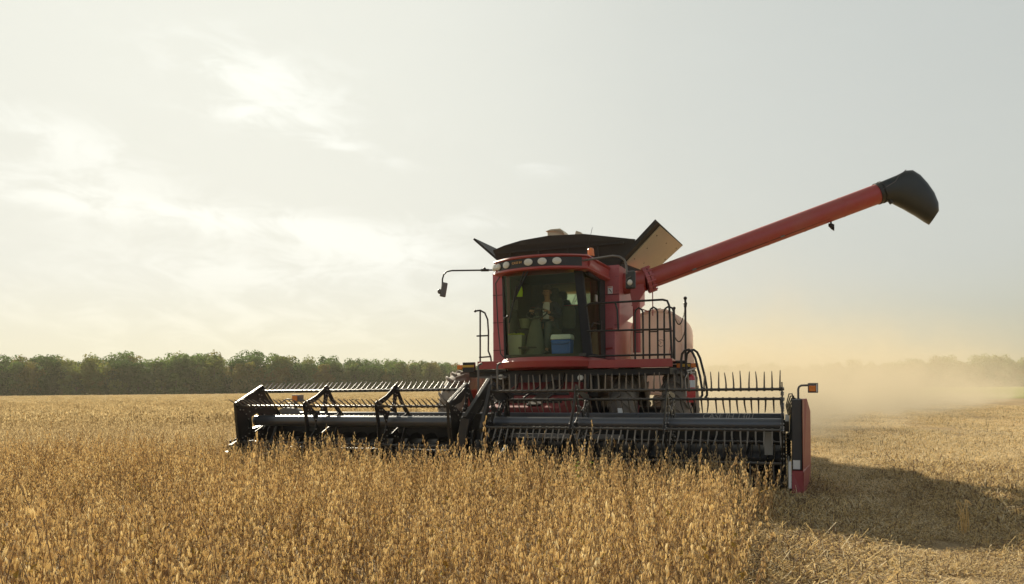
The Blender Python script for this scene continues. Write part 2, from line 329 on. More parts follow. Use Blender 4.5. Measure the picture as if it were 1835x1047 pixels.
# ------------------------------------------------------------------ scattering (uncountable things only)
def scatter(name, rows, variants, label=None, cat=None):
    """rows: (x, y, z, rx, ry, rz, scale, index); one object instancing small meshes with geometry nodes"""
    me = bpy.data.meshes.new(name); me.from_pydata([r_[:3] for r_ in rows], [], [])
    a = me.attributes.new('rot', 'FLOAT_VECTOR', 'POINT'); a.data.foreach_set('vector', [x for r_ in rows for x in r_[3:6]])
    a = me.attributes.new('scl', 'FLOAT', 'POINT'); a.data.foreach_set('value', [r_[6] for r_ in rows])
    a = me.attributes.new('idx', 'INT', 'POINT'); a.data.foreach_set('value', [int(r_[7]) for r_ in rows])
    o = bpy.data.objects.new(name, me); scene.collection.objects.link(o)
    col = bpy.data.collections.new(name + '_sources')
    for i, v_ in enumerate(variants):
        q = bpy.data.objects.new('%s_%02d' % (name, i), v_); col.objects.link(q)
    ng = bpy.data.node_groups.new(name, 'GeometryNodeTree')
    ng.interface.new_socket('Geometry', in_out='INPUT', socket_type='NodeSocketGeometry'); ng.interface.new_socket('Geometry', in_out='OUTPUT', socket_type='NodeSocketGeometry')
    N = ng.nodes.new; L = ng.links.new
    gi = N('NodeGroupInput'); go = N('NodeGroupOutput'); ip = N('GeometryNodeInstanceOnPoints'); ci = N('GeometryNodeCollectionInfo')
    ci.inputs['Collection'].default_value = col; ci.inputs['Separate Children'].default_value = True; ci.inputs['Reset Children'].default_value = True
    def attr(n_, t):
        q = N('GeometryNodeInputNamedAttribute'); q.data_type = t; q.inputs['Name'].default_value = n_
        return [s_ for s_ in q.outputs if s_.enabled and s_.name == 'Attribute'][0]
    e2r = N('FunctionNodeEulerToRotation'); L(attr('rot', 'FLOAT_VECTOR'), e2r.inputs[0])
    L(gi.outputs[0], ip.inputs['Points']); L(ci.outputs[0], ip.inputs['Instance']); ip.inputs['Pick Instance'].default_value = True
    L(attr('idx', 'INT'), ip.inputs['Instance Index']); L(e2r.outputs[0], ip.inputs['Rotation']); L(attr('scl', 'FLOAT'), ip.inputs['Scale'])
    L(ip.outputs[0], go.inputs[0])
    md = o.modifiers.new('scatter', 'NODES'); md.node_group = ng
    tag(o, label, cat, kind='stuff'); return o

# ------------------------------------------------------------------ soybean plants
M['pod'] = plant_mat('dry_pod', [(0.37, 0.255, 0.145), (0.69, 0.545, 0.32), (0.84, 0.70, 0.43), (0.94, 0.85, 0.63)], 0.64)
M['pod_far'] = plant_mat('dry_pod_flat', [(0.33, 0.235, 0.125), (0.55, 0.42, 0.22), (0.67, 0.53, 0.285), (0.76, 0.63, 0.37)], 0.45)
M['stem'] = plant_mat('dry_stem', [(0.26, 0.16, 0.09), (0.38, 0.25, 0.14), (0.46, 0.33, 0.19)], 0.2)
M['leaf'] = plant_mat('withered_leaf', [(0.26, 0.15, 0.04), (0.38, 0.25, 0.06), (0.30, 0.26, 0.07)], 0.5)

def pod(mb, p, d, ln, w, side, lod):
    d = d.normalized(); x = d.cross(side); x = x.normalized() if x.length > 1e-3 else d.orthogonal().normalized(); y = d.cross(x)
    if lod == 0:
        rings = []
        for t, k in ((0.0, 0.25), (0.22, 0.95), (0.62, 1.0), (0.9, 0.45)):
            c = p + d * (ln * t) + x * (0.12 * ln * math.sin(t * 3.0))
            rings.append([c + x * (w * k * a) + y * (w * 0.62 * k * b) for a, b in ((1, 0), (0, 1), (-1, 0), (0, -1))])
        o = len(mb.v); mb.loft(rings, cap0=False, cap1=False, smooth=True)
        tip = p + d * ln; mb.v.append(tuple(tip)); q = len(mb.v) - 1
        for k in range(4): mb.f.append((o + 12 + k, o + 12 + (k + 1) % 4, q)); mb.sm.append(True)
    else:
        a = p + d * (ln * 0.45)
        P = [p, a + x * w, p + d * ln, a - x * w, a + y * w * 0.7, a - y * w * 0.7]
        mb.add(P, [(0, 1, 2, 3), (0, 4, 2, 5)], True)

def soy(seed, lod=0, H=0.66):
    r = random.Random(seed); pods = MB(); stem = MB(); leaf = MB()
    def axis_(p0, d0, ln, pods_per, r0):
        n = max(3, int(ln / 0.045)); p = Vector(p0); d = Vector(d0).normalized(); pts = [p.copy()]; az = r.uniform(0, 6.28)
        for i in range(n):
            d = (d + Vector((r.gauss(0, 0.07), r.gauss(0, 0.07), 0.05))).normalized(); p = p + d * (ln / n); pts.append(p.copy())
            az += 2.4 + r.gauss(0, 0.4); f = (i + 1) / n
            if f < 0.12 and r0 > 0.003: continue
            k = r.choice(pods_per)
            if f > 0.9: k += 1
            for j in range(k):
                a = az + r.gauss(0, 0.7); out = Vector((math.cos(a), math.sin(a), 0)); base = p + out * r.uniform(0.003, 0.016)
                dd = out * r.uniform(0.08, 0.40) + Vector((0, 0, -1 if f < 0.93 or r.random() < 0.5 else 0.9))
                pod(pods, base, dd, r.uniform(0.030, 0.047) * (1.0 if lod == 0 else 1.2), r.uniform(0.0040, 0.0055) * (1 if lod == 0 else 1.5), out, lod)
            if lod == 0 and r.random() < 0.14:      # a dead petiole
                a = r.uniform(0, 6.28); q = p + Vector((math.cos(a), math.sin(a), 0.5)) * r.uniform(0.05, 0.11)
                stem.tube([p, (p + q) / 2 + Vector((0, 0, 0.01)), q], [0.0013, 0.001, 0.0008], 3, False)
        stem.tube(pts, [r0 * (1 - 0.7 * i / n) for i in range(n + 1)], 4 if lod == 0 else 3, False)
        return pts
    main = axis_((0, 0, 0), (r.gauss(0, 0.06), r.gauss(0, 0.06), 1), H * r.uniform(0.92, 1.08), (1, 2, 3, 3) if lod == 0 else (1, 1, 2), 0.0042)
    for b in range(r.choice((1, 2, 3, 3))):
        q = main[int(len(main) * r.uniform(0.12, 0.45))]; a = r.uniform(0, 6.28)
        axis_(q, (0.55 * math.cos(a), 0.55 * math.sin(a), 1), H * r.uniform(0.3, 0.55), (1, 2, 2) if lod == 0 else (1, 1), 0.0026)
    for k in range(r.choice((0, 0, 1, 2))):
        q = main[int(len(main) * r.uniform(0.2, 0.8))]; a = r.uniform(0, 6.28); o_ = Vector((math.cos(a), math.sin(a), -0.7)).normalized(); s_ = o_.cross(Vector((0, 0, 1))).normalized()
        L_ = r.uniform(0.04, 0.07); leaf.add([q, q + o_ * L_ * 0.5 + s_ * L_ * 0.3, q + o_ * L_, q + o_ * L_ * 0.5 - s_ * L_ * 0.3 + Vector((0, 0, .01))], [(0, 1, 2, 3)])
    mb = MB(); mb.add(pods.v, pods.f); mb.sm = list(pods.sm); np_ = len(mb.f)
    mb.add(stem.v, stem.f); ns = len(mb.f); mb.add(leaf.v, leaf.f); mb.sm = pods.sm + stem.sm + leaf.sm
    me = mb.mesh('soybean_plant', [M['pod'] if lod == 0 else M['pod_far'], M['stem'], M['leaf']])
    for i, p in enumerate(me.polygons): p.material_index = 0 if i < np_ else (1 if i < ns else 2)
    return me

def soy_clump(seed, size=1.2, n=16):
    """a square metre of plants for the middle distance"""
    r = random.Random(seed); mb = MB()
    for i in range(n):
        x, y = r.uniform(-size / 2, size / 2), r.uniform(-size / 2, size / 2); H = r.uniform(0.52, 0.74)
        for k in range(15):
            z = H * (0.25 + 0.75 * math.sqrt(r.random())); a = r.uniform(0, 6.28); w = 0.09 * (1.15 - z / H)
            pod(mb, Vector((x + math.cos(a) * w, y + math.sin(a) * w, z)), Vector((math.cos(a) * 0.5, math.sin(a) * 0.5, -1)), 0.10, 0.021, Vector((math.cos(a), math.sin(a), 0)), 1)
    return mb.mesh('soybean_clump', [M['pod_far']])

EDGE = 4.40
def in_crop(u, v):
    if u > EDGE: return False
    if v > -0.28 and u > -4.85: return False
    return True
def hdr(u, v):          # plants already bent or cut under the reel
    return -4.7 < u < EDGE and v > -0.28

near_var = [soy(100 + i, 0, H) for i, H in enumerate((0.60, 0.64, 0.68, 0.70, 0.62, 0.74, 0.66, 0.58))]
mid_var = [soy(200 + i, 1, H) for i, H in enumerate((0.60, 0.66, 0.70, 0.63, 0.72, 0.58))]
far_var = [soy_clump(300 + i) for i in range(5)]
rows = []
def crop_height(u, v): return 0.93 + 0.09 * math.sin(u * 1.7 + 1.3 * math.sin(v * 0.9)) + 0.06 * math.sin(v * 2.3 + u)
def plant_rows():
    out = []
    row = 0.22; k = 0
    u = EDGE + 0.10
    while u > -60:
        v = -14.0
        while v < 45:
            w = loc2w(u, v); dist = w.y
            near = dist < 13
            step = 0.085 if near else (0.16 if dist < 22 else 0.26)
            v += step * rnd.uniform(0.7, 1.3)
            if dist < 0.9 or abs(w.x) > 0.78 * dist + 2.5 or dist > 34: continue
            if dist > 20 and k % 2: continue
            uu = u + rnd.gauss(0, 0.055)
            if uu > EDGE - 0.12 + 0.16 * math.sin(v * 2.1) + 0.12 * math.sin(v * 5.3 + 1) + rnd.gauss(0, 0.05) or not in_crop(uu - 0.2, v): continue
            if rnd.random() < 0.04: continue
            sc = crop_height(uu, v) * rnd.uniform(0.82, 1.13) * (1.0 if dist < 22 else 1.05)
            lean = 1.0 if (v > -1.0 and uu > -4.8 and rnd.random() < 0.7) else 0.0      # pushed over by the reel
            if rnd.random() < 0.03: sc *= rnd.uniform(1.12, 1.28)
            idx = rnd.randrange(8) if dist < 13.5 else 8 + rnd.randrange(6)
            out.append((w.x + (uu - u), w.y, 0, rnd.gauss(0, 0.10) - lean * rnd.uniform(0, 0.5), rnd.gauss(0, 0.10) + lean * rnd.gauss(0, 0.25), 0 if lean else rnd.uniform(0, 6.28), sc, idx))
        u -= row; k += 1
    return out
rows = plant_rows()
tag(scatter('soybean_crop', rows, near_var + mid_var), 'standing crop of dry tan soybeans with hanging pods in front of the combine', 'crop')
far = []
y = 26.0
while y < 275:
    step = 0.8 + (y - 26) * 0.024
    x = -0.78 * y - 4
    while x < 0.55 * y:
        uu, vv = w2loc(x, y)
        if in_crop(uu, vv): far.append((x + rnd.uniform(-.5, .5) * step, y + rnd.uniform(-.5, .5) * step, -0.02, 0, 0, rnd.uniform(0, 6.28), rnd.uniform(0.88, 1.12), rnd.randrange(5)))
        x += step
    y += step
tag(scatter('distant_soybeans', far, far_var), 'unharvested tan soybean field stretching behind and left of the combine to the trees', 'crop')
# canopy of the crop where single plants can no longer be told apart
def canopy_mat():
    m = plant_mat('crop_canopy', [(0.25, 0.185, 0.095), (0.32, 0.235, 0.12), (0.38, 0.28, 0.145)], 0.0)
    nt = m.node_tree; [q for q in nt.nodes if q.type == 'BSDF_PRINCIPLED'][0].inputs['Specular IOR Level'].default_value = 0.0; n = [q for q in nt.nodes if q.type == 'TEX_NOISE'][0]; n.inputs['Scale'].default_value = 1.5; n.inputs['Detail'].default_value = 12; n.inputs['Roughness'].default_value = 0.75
    b = nt.nodes.new('ShaderNodeBump'); b.inputs['Strength'].default_value = 0.25; b.inputs['Distance'].default_value = 0.1
    nt.links.new(n.outputs[0], b.inputs['Height'])
    for q in nt.nodes:
        if 'Normal' in q.inputs and q.type.startswith('BSDF'): nt.links.new(b.outputs[0], q.inputs['Normal'])
    return m
cm = MB()
A = [loc2w(-5.2, v_) for v_ in (22, 60, 150, 420)]
poly = [(-420, 70, 0.0), (-60, 62, 0.0)] 
pts = [Vector((-600, 75, 0.52)), Vector((-45, 75, 0.52))] + [Vector((p.x, p.y, 0.52)) for p in (loc2w(-5.2, 72), loc2w(-5.2, 500))] + [Vector((-600, 520, 0.52))]
cm.prism(pts, (0, 0, -0.45))
tag(cm.build('field', canopy_mat()), kind='structure')

# ------------------------------------------------------------------ straw and stubble on the harvested ground
M['straw'] = plant_mat('straw', [(0.34, 0.22, 0.09), (0.62, 0.44, 0.19), (0.80, 0.60, 0.28), (0.90, 0.72, 0.40)], 0.4)
def straw_patch(seed, rad, n, wmul=1.0, stub=6, pale=False):
    r = random.Random(seed); mb = MB(); mats = []
    def done(k):
        mats.extend([k] * (len(mb.f) - len(mats)))
    for i in range(n):
        a, q = r.uniform(0, 6.28), rad * math.sqrt(r.random()); c = Vector((q * math.cos(a), q * math.sin(a), r.uniform(0.0, 0.045)))
        t = r.uniform(0, 6.28); d = Vector((math.cos(t), math.sin(t), r.gauss(0, 0.28))); ln = r.choice((0.03, 0.05, 0.06, 0.08, 0.11, 0.16)) * r.uniform(0.7, 1.3); w = r.uniform(0.0014, 0.0032) * wmul
        s_ = d.cross(Vector((0, 0, 1))).normalized() * w; h = Vector((0, 0, w * 1.2)); b = c + d * ln * 0.5 + Vector((r.gauss(0, 0.006), r.gauss(0, 0.006), r.gauss(0, 0.012))); e = c + d * ln
        e.z = max(e.z, 0.002)
        mb.add([c - s_, c + s_, b + s_ + h, b - s_ + h, e + s_, e - s_], [(0, 1, 2, 3), (3, 2, 4, 5)])
        done(r.choice((0, 1, 1, 1)) if pale else (r.choice((0, 0, 1, 1, 1)) if wmul > 1.5 else r.choice((0, 0, 0, 1, 2, 2))))
    for i in range(n // 3):      # chaff and split pods
        a, q = r.uniform(0, 6.28), rad * math.sqrt(r.random()); c = Vector((q * math.cos(a), q * math.sin(a), r.uniform(0.004, 0.04)))
        pod(mb, c, Vector((r.gauss(0, 1), r.gauss(0, 1), r.gauss(0, 0.3))), r.uniform(0.025, 0.045), 0.006 * wmul, Vector((0, 0, 1)), 1); done(r.choice((0, 1, 2)))
    for i in range(stub):        # cut stems still standing
        a, q = r.uniform(0, 6.28), rad * math.sqrt(r.random()); c = Vector((q * math.cos(a), q * math.sin(a), 0))
        mb.tube([c, c + Vector((r.gauss(0, 0.02), r.gauss(0, 0.02), r.uniform(0.05, 0.12)))], 0.003 * wmul, 3, False); done(2)
    me = mb.mesh('straw_patch', [M['straw'], M['straw_pale'], M['straw_dark']])
    for p, k in zip(me.polygons, mats): p.material_index = k
    return me
M['straw_pale'] = plant_mat('bleached_straw', [(0.76, 0.61, 0.36), (0.90, 0.78, 0.52)], 0.4)
M['straw_dark'] = plant_mat('weathered_straw', [(0.12, 0.08, 0.05), (0.26, 0.18, 0.11)], 0.15)
straw_var = [straw_patch(400 + i, 0.42, 430) for i in range(6)] + [straw_patch(420 + i, 0.9, 460, 1.6, 8) for i in range(4)] + [straw_patch(440 + i, 0.5, 380, 1.2, 2, True) for i in range(3)]
st = []
y = 3.6
while y < 48:
    step = 0.34 if y < 12 else (0.5 if y < 20 else 0.9)
    x = -0.3 * y
    while x < 0.78 * y + 3:
        u, v = w2loc(x, y)
        if u > EDGE - 0.25 or (v > -0.1 and u > -4.6):
            if not (-4.4 < u < 4.4 and -0.2 < v < 1.0) and not (y > 26 and u < 3):
                big = y > 14
                st.append((x + rnd.uniform(-.5, .5) * step, y + rnd.uniform(-.5, .5) * step, 0.0, 0, 0, rnd.uniform(0, 6.28), (0.8 if big else 1.0) * rnd.uniform(0.75, 1.15) * (1.0 + 0.35 * math.sin(u * 1.9 + 0.6 * math.sin(v * 0.35))), 6 + rnd.randrange(4) if big else rnd.randrange(6)))
        x += step
    y += step
for wu in (5.55, 8.3, 11.2, 14.3, 17.5, 21.0, 25.0):
    v = -9.0
    while v < 34:
        v += rnd.uniform(0.25, 0.5); w = loc2w(wu + rnd.gauss(0, 0.22) + 0.15 * math.sin(v * 0.6), v)
        if w.y > 3.2 and abs(w.x) < 0.8 * w.y + 3: st.append((w.x, w.y, 0.012, 0, 0, rnd.uniform(0, 6.28), rnd.uniform(0.5, 0.9), 10 + rnd.randrange(3)))
tag(scatter('straw_litter', st, straw_var), 'chopped straw and chaff lying on the harvested ground', 'straw')

# ------------------------------------------------------------------ woods on the horizon
M['foliage'] = plant_mat('wood_foliage', [(0.040, 0.080, 0.020), (0.065, 0.125, 0.026), (0.11, 0.18, 0.035), (0.17, 0.18, 0.035), (0.17, 0.13, 0.03)], 0.5, rand=0.95, noise=0.6)
M['bark'] = mat('bark', (0.07, 0.055, 0.04), 0.9)
for q in M['foliage'].node_tree.nodes:
    if q.type == 'TEX_NOISE': q.inputs['Scale'].default_value = 0.35
def forest_tree(seed, H):
    r = random.Random(seed); mb = MB(); tr = MB()
    tr.tube([(0, 0, 0), (r.gauss(0, .2), r.gauss(0, .2), H * 0.4), (r.gauss(0, .4), r.gauss(0, .4), H * 0.8)], [0.28, 0.2, 0.06], 6)
    for k in range(6):
        a = r.uniform(0, 6.28); z = H * r.uniform(0.3, 0.65); q = H * 0.22
        tr.tube([(0, 0, z), (math.cos(a) * q, math.sin(a) * q, z + q)], [0.1, 0.03], 4)
    lobes = []
    for k in range(19):
        z = H * (r.uniform(0.08, 0.5) if k > 12 else r.uniform(0.22, 0.92)); a = r.uniform(0, 6.28); w = H * 0.36 * math.sqrt(max(0.05, 1 - ((z / H - 0.55) / 0.48) ** 2)) * r.uniform(0.2, 1.0)
        lobes.append((Vector((math.cos(a) * w, math.sin(a) * w, z)), H * r.uniform(0.11, 0.20)))
    for c, q in lobes:
        for i in range(int(80 * (q / 1.8) ** 1.6)):
            d = Vector((r.gauss(0, 1), r.gauss(0, 1), r.gauss(0, 1))).normalized(); p = c + d * q * (r.random() ** 0.22) * Vector((1, 1, 0.8)).length / 1.62
            n = (d + Vector((r.gauss(0, .5), r.gauss(0, .5), r.gauss(0, .5) + 0.3))).normalized(); x = n.orthogonal().normalized(); y_ = n.cross(x); s_ = r.uniform(0.22, 0.5)
            t = r.uniform(0, 6.28); x, y_ = x * math.cos(t) + y_ * math.sin(t), y_ * math.cos(t) - x * math.sin(t)
            mb.add([p + x * s_, p + y_ * s_ * 0.8, p - x * s_ * 0.9, p - y_ * s_], [(0, 1, 2, 3)])
    n = len(mb.f); mb.add(tr.v, tr.f)
    me = mb.mesh('forest_tree', [M['foliage'], M['bark']])
    for i, p in enumerate(me.polygons): p.material_index = 0 if i < n else 1
    return me
tree_var = [forest_tree(500 + i, H) for i, H in enumerate((14, 15.5, 13, 16.5, 12, 15))] + [forest_tree(560 + i, H) for i, H in enumerate((6, 7.5))]
def wood(name, line, depth, label, hs=1.0):
    rows = []
    for (a, b) in zip(line, line[1:]):
        a, b = Vector((a[0], a[1], a[2])), Vector((b[0], b[1], b[2])); n = int((b - a).length / 4.6)
        for i in range(n):
            c = a.lerp(b, (i + rnd.random()) / n); nrm = Vector((0, 1, 0))
            for k in range(depth):
                q = c + Vector((rnd.gauss(0, 1.5), k * 5.5 + rnd.gauss(0, 1.2), 0)); s_ = c.z * (1 + 0.03 * k) * rnd.uniform(0.76, 1.07) * hs
                rows.append((q.x, q.y, 0, 0, 0, rnd.uniform(0, 6.28), s_, rnd.randrange(6)))
            q = c + Vector((rnd.gauss(0, 2), -3.0 + rnd.gauss(0, 0.8), 0))
            rows.append((q.x, q.y, 0, 0, 0, rnd.uniform(0, 6.28), c.z * rnd.uniform(0.8, 1.2), 6 + rnd.randrange(2)))
    return scatter(name, rows, tree_var, label, 'wood')
wood('woodland', [(-270, 275, 0.90), (-150, 285, 0.98), (-110, 290, 0.98), (-60, 330, 0.90), (-20, 410, 0.85), (60, 430, 0.8)], 4, 'dark green wood along the far left edge of the soybean field')
wood('hazy_woodland', [(60, 420, 0.9), (150, 400, 0.85), (240, 370, 1.0), (420, 360, 1.0)], 3, 'dust veiled wood on the right horizon beyond the harvested ground')
# ------------------------------------------------------------------ the combine harvester (local axes: x across, y backwards, z up)
combine = empty('combine_harvester', tuple(O), -PSI)
tag(combine, 'red combine harvester cutting the soybean field with its unloading auger swung out', 'combine harvester')
CU = 0.35                                      # centre line of the machine in header axes

# --- header frame: floor, back sheet, feed drum, knife, end sheets
hf = MB()
hf.prism([(-4.62, 0.10, 0.10), (-4.62, 0.42, 0.06), (-4.62, 1.05, 0.10), (-4.62, 1.16, 0.30), (-4.62, 1.16, 0.96), (-4.62, 1.10, 0.96), (-4.62, 1.10, 0.34), (-4.62, 1.0, 0.15), (-4.62, 0.42, 0.10), (-4.62, 0.10, 0.13)], (9.24, 0, 0))
for u in (-4.0, -2.6, -1.2, 2.0, 3.3): hf.beam((u, 1.20, 0.3), (u, 1.20, 0.95), 0.06, 0.08, up=(0, 1, 0))
header = hf.build('header', M['black'], combine, 0.004)
bb = MB(); bb.lim((-4.64, 1.09, 0.963), (4.60, 1.23, 1.055)); back_beam = bb.build('back_beam', M['steel'], header, 0.012)
for i in range(7): pass
for a, b in ((-4.3, -0.3), (1.25, 4.4)): lip = MB(); lip.prism([(a, 0.96, 0.90), (a, 1.088, 0.975), (a, 1.088, 0.955), (a, 0.97, 0.885)], (b - a, 0, 0)); lip.build('back_lip', M['pale'] if a < 0 else M['grey'], header)  # left lip paler than the right: sunlight on it put into its colour
text_mesh('lettering', 'CASE IH 1301', 0.115, 0.002, M['pale'], header, Matrix.Translation((3.78, 1.085, 1.008)) @ Matrix.Rotation(R(90), 4, 'X'), 1.15, 0.25)
dr = MB(); dr.tube([(-4.55, 0.70, 0.42), (4.55, 0.70, 0.42)], 0.19, 20)
for side in (-1, 1):
    P = []; n = 190
    for i in range(n + 1):
        u = side * (4.5 - 3.6 * i / n) + (CU if i == n else 0); a = side * i * 0.42
        P.append([(u, 0.70 + q * math.cos(a), 0.42 + q * math.sin(a)) for q in (0.185, 0.30)])
    dr.loft(P, closed=False, cap0=False, cap1=False)
dr.build('feed_drum', M['black'], header)
kn = MB(); kn.lim((-4.6, 0.05, 0.085), (4.6, 0.13, 0.105))
for i in range(121):
    u = -4.57 + i * 0.0762; kn.prism([(u - 0.015, 0.05, 0.09), (u + 0.015, 0.05, 0.09), (u, -0.09, 0.085)], (0, 0, 0.022))
kn.build('cutter_bar', M['black'], header)
tr = MB(); tr.prism([(0.36, 0.52, 0.66), (0.36, 0.56, 0.735), (0.36, 0.60, 0.735), (0.36, 0.58, 0.65)], (1.9, 0, 0)); tr.build('strip_panel', M['grey'], header, 0.004)
es = MB(); es.prism([(4.645, -0.15, 0.06), (4.645, -0.15, 0.42), (4.645, 0.35, 0.62), (4.645, 0.95, 1.02), (4.645, 1.24, 1.02), (4.645, 1.24, 0.06)], (0.025, 0, 0)); es.build('end_sheet', M['pale'], header, 0.003)
es = MB(); es.prism([(-4.67, -0.15, 0.06), (-4.67, -0.15, 0.42), (-4.67, 0.35, 0.62), (-4.67, 0.95, 1.02), (-4.67, 1.24, 1.02), (-4.67, 1.24, 0.06)], (0.025, 0, 0)); es.build('end_sheet', M['black'], header, 0.003)
bl = MB(); bl.lim((4.34, 0.25, 0.50), (4.45, 0.28, 0.82)); bl.build('sticker', M['pale'], header)

# --- reels: five bats each with fingers, pentagon plates
ZC, RB = 0.937, 0.535
def bat_pt(u, th, r): return Vector((u, -r * math.sin(th), ZC + r * math.cos(th)))
def plate(u, th0, rim, holes, th=0.016):
    """pentagon plate: arms to the five bats, webs between them, a rim on closed ends, bolt heads"""
    mb = MB(); bolts = MB()
    for k in range(5):
        a = th0 + k * 1.2566; c = [bat_pt(u, a + d, r) for d, r in ((0, 0.64), (0.12, 0.60), (0.20, 0.53), (0.13, 0.43), (0.17, 0.30), (0.62, 0.20), (-0.62, 0.20), (-0.17, 0.30), (-0.13, 0.43), (-0.20, 0.53), (-0.12, 0.60))]
        mb.prism(c, (th, 0, 0))
        b = a + 1.2566        # web along the edge to the next bat
        w = 0.085 if not rim else 0.13
        m1 = bat_pt(u, a + 0.62, 0.485 if not rim else 0.505); m2 = bat_pt(u, a + 0.62, 0.485 - w)
        mb.prism([bat_pt(u - 0.001, a + 0.12, 0.585), bat_pt(u - 0.001, a + 0.34, 0.52), m1 + Vector((-.001, 0, 0)), bat_pt(u - 0.001, b - 0.34, 0.52), bat_pt(u - 0.001, b - 0.12, 0.585), bat_pt(u - 0.001, b - 0.2, 0.49 - w * .4), m2 + Vector((-.001, 0, 0)), bat_pt(u - 0.001, a + 0.2, 0.49 - w * .4)], (th + 0.002, 0, 0))
        if rim:               # closed plate with flange
            p, q = bat_pt(u, a, 0.64), bat_pt(u, b, 0.64); nrm = (p + q) / 2 - Vector((u, 0, ZC)); nrm = nrm.normalized() * 0.012
            mb.prism([p, q, q + nrm, p + nrm], (rim, 0, 0))
            if k in holes:
                mb.prism([bat_pt(u - .002, a, 0.60), bat_pt(u - .002, b, 0.60), bat_pt(u - .002, b, 0.14), bat_pt(u - .002, a, 0.14)], (0.012, 0, 0))
        for r_, d in ((0.55, 0), (0.47, 0.07), (0.47, -0.07), (0.40, 0.0), (0.30, 0.1), (0.25, -0.2), (0.22, 0.35)):
            bolts.disc(bat_pt(u - 0.012, a + d, r_), (1, 0, 0), 0.013, 0.044, 6)
    return mb, bolts
def put_plate(name, parent, *a):
    mb, bolts = plate(*a); o = mb.build(name, M['black'], parent, 0.003); merge(o, bolts, M['chrome']); return o
def bat(u0, u1, th, phi, gaps):
    """pipe with spring fingers pointing along phi (angle from straight up towards the front)"""
    pipe = MB(); c = bat_pt(0, th, RB); pipe.tube([(u0, c.y, c.z), (u1, c.y, c.z)], 0.019, 8)
    d = Vector((0, -math.sin(phi), math.cos(phi))); e = Vector((0, -math.sin(phi + 0.5), math.cos(phi + 0.5)))
    n = int((u1 - u0 - 0.1) / 0.098)
    fing = MB()
    for i in range(n + 1):
        u = u0 + 0.05 + i * (u1 - u0 - 0.1) / n + rnd.gauss(0, 0.004); b = Vector((u, c.y, c.z))
        pipe.tube([(u - 0.014, c.y, c.z), (u + 0.014, c.y, c.z)], 0.027, 8)
        L_ = 0.25 + rnd.gauss(0, 0.006); k = rnd.gauss(0, 0.012)
        fing.tube([b, b + d * 0.08, b + d * 0.16 + e * 0.01 + Vector((k * .5, 0, 0)), b + d * (L_ - 0.03) + e * 0.03 + Vector((k, 0, 0))], [0.013, 0.012, 0.010, 0.006], 6)
    return pipe, fing
def make_reel(u0, u1, th0, phis, spiders, left_end, right_end):
    tb = MB(); tb.tube([(u0, 0, ZC), (u1, 0, ZC)], 0.092, 24)
    reel = tb.build('reel', M['steel'], combine)
    for k in range(5):
        th = th0 + k * 2 * math.pi / 5
        p, f_ = bat(u0 - 0.02, u1 + 0.02, th, R(phis[k]), spiders)
        b = p.build('reel_bat', M['batpipe'], reel); merge(b, f_, M['tine'])
    for u in spiders: put_plate('reel_spider', reel, u, th0, 0, ())
    put_plate('reel_end_plate', reel, u0, th0, *left_end); put_plate('reel_end_plate', reel, u1 - 0.016, th0, *right_end)
    return reel
make_reel(-4.33, -0.18, R(-12), (-58, 58, 172, 188, -115), (-2.90, -1.52), (0.05, (0, 1, 4)), (-0.05, (1, 2)))
make_reel(0.34, 4.59, R(23), (2, 140, 180, 188, -152), (1.72, 3.05), (0.05, (1,)), (0, ()))

# --- centre reel arm with lift pipes and hoses
ca = MB()
ca.beam((0.13, 1.25, 1.28), (0.13, 0.25, 1.56), 0.10, 0.13); ca.beam((0.13, 0.32, 1.58), (0.02, -0.42, 0.98), 0.07, 0.16); ca.beam((0.02, -0.42, 1.02), (-0.10, -0.45, 0.42), 0.07, 0.14)
ca.beam((0.20, 0.30, 1.56), (-0.12, -0.25, 0.70), 0.05, 0.07); ca.beam((-0.12, -0.25, 0.74), (-0.24, -0.50, 0.42), 0.05, 0.07)
ca.beam((0.08, 0.9, 0.9), (0.08, 0.02, ZC), 0.12, 0.16)
ca.lim((-0.12, -0.10, ZC - 0.12), (0.28, 0.14, ZC + 0.14))
for k in range(26): ca.disc((rnd.uniform(-0.1, 0.3), -0.42 + rnd.uniform(0, 0.3), rnd.uniform(0.5, 1.3)), (0, -1, 0), 0.014, 0.012, 6)
arm = ca.build('reel_arm', M['black'], combine, 0.006)
def hook(u, v): return [(u, v, 1.38), (u, v, 1.84), (u + 0.012, v, 1.872), (u + 0.04, v, 1.888), (u + 0.07, v, 1.89)]
hp = MB()
for u in (-0.207, 0.138): hp.tube(hook(u, 0.6), 0.019, 8)
hp.beam((-0.207, 0.6, 1.66), (0.30, 0.6, 1.66), 0.03, 0.03)
hp.build('lift_pipe', M['grey'], arm)
for k, (a, b) in enumerate((((0.25, 0.4, 1.50), (0.28, -0.1, 0.75)), ((0.30, 0.5, 1.42), (0.20, -0.3, 0.60)), ((-0.05, 0.3, 1.45), (-0.3, -0.35, 0.55)), ((0.36, 0.5, 1.3), (0.42, 0.0, 0.72)))):
    a, b = Vector(a), Vector(b); m_ = (a + b) / 2 + Vector((0.10 * (-1) ** k, -0.06, 0.05)); hs_ = MB(); hs_.tube([a, a.lerp(m_, .5) + Vector((.03, 0, .02)), m_, m_.lerp(b, .5) - Vector((.02, 0, .03)), b], 0.012, 6); hs_.build('hydraulic_hose', M['rubber'], arm)

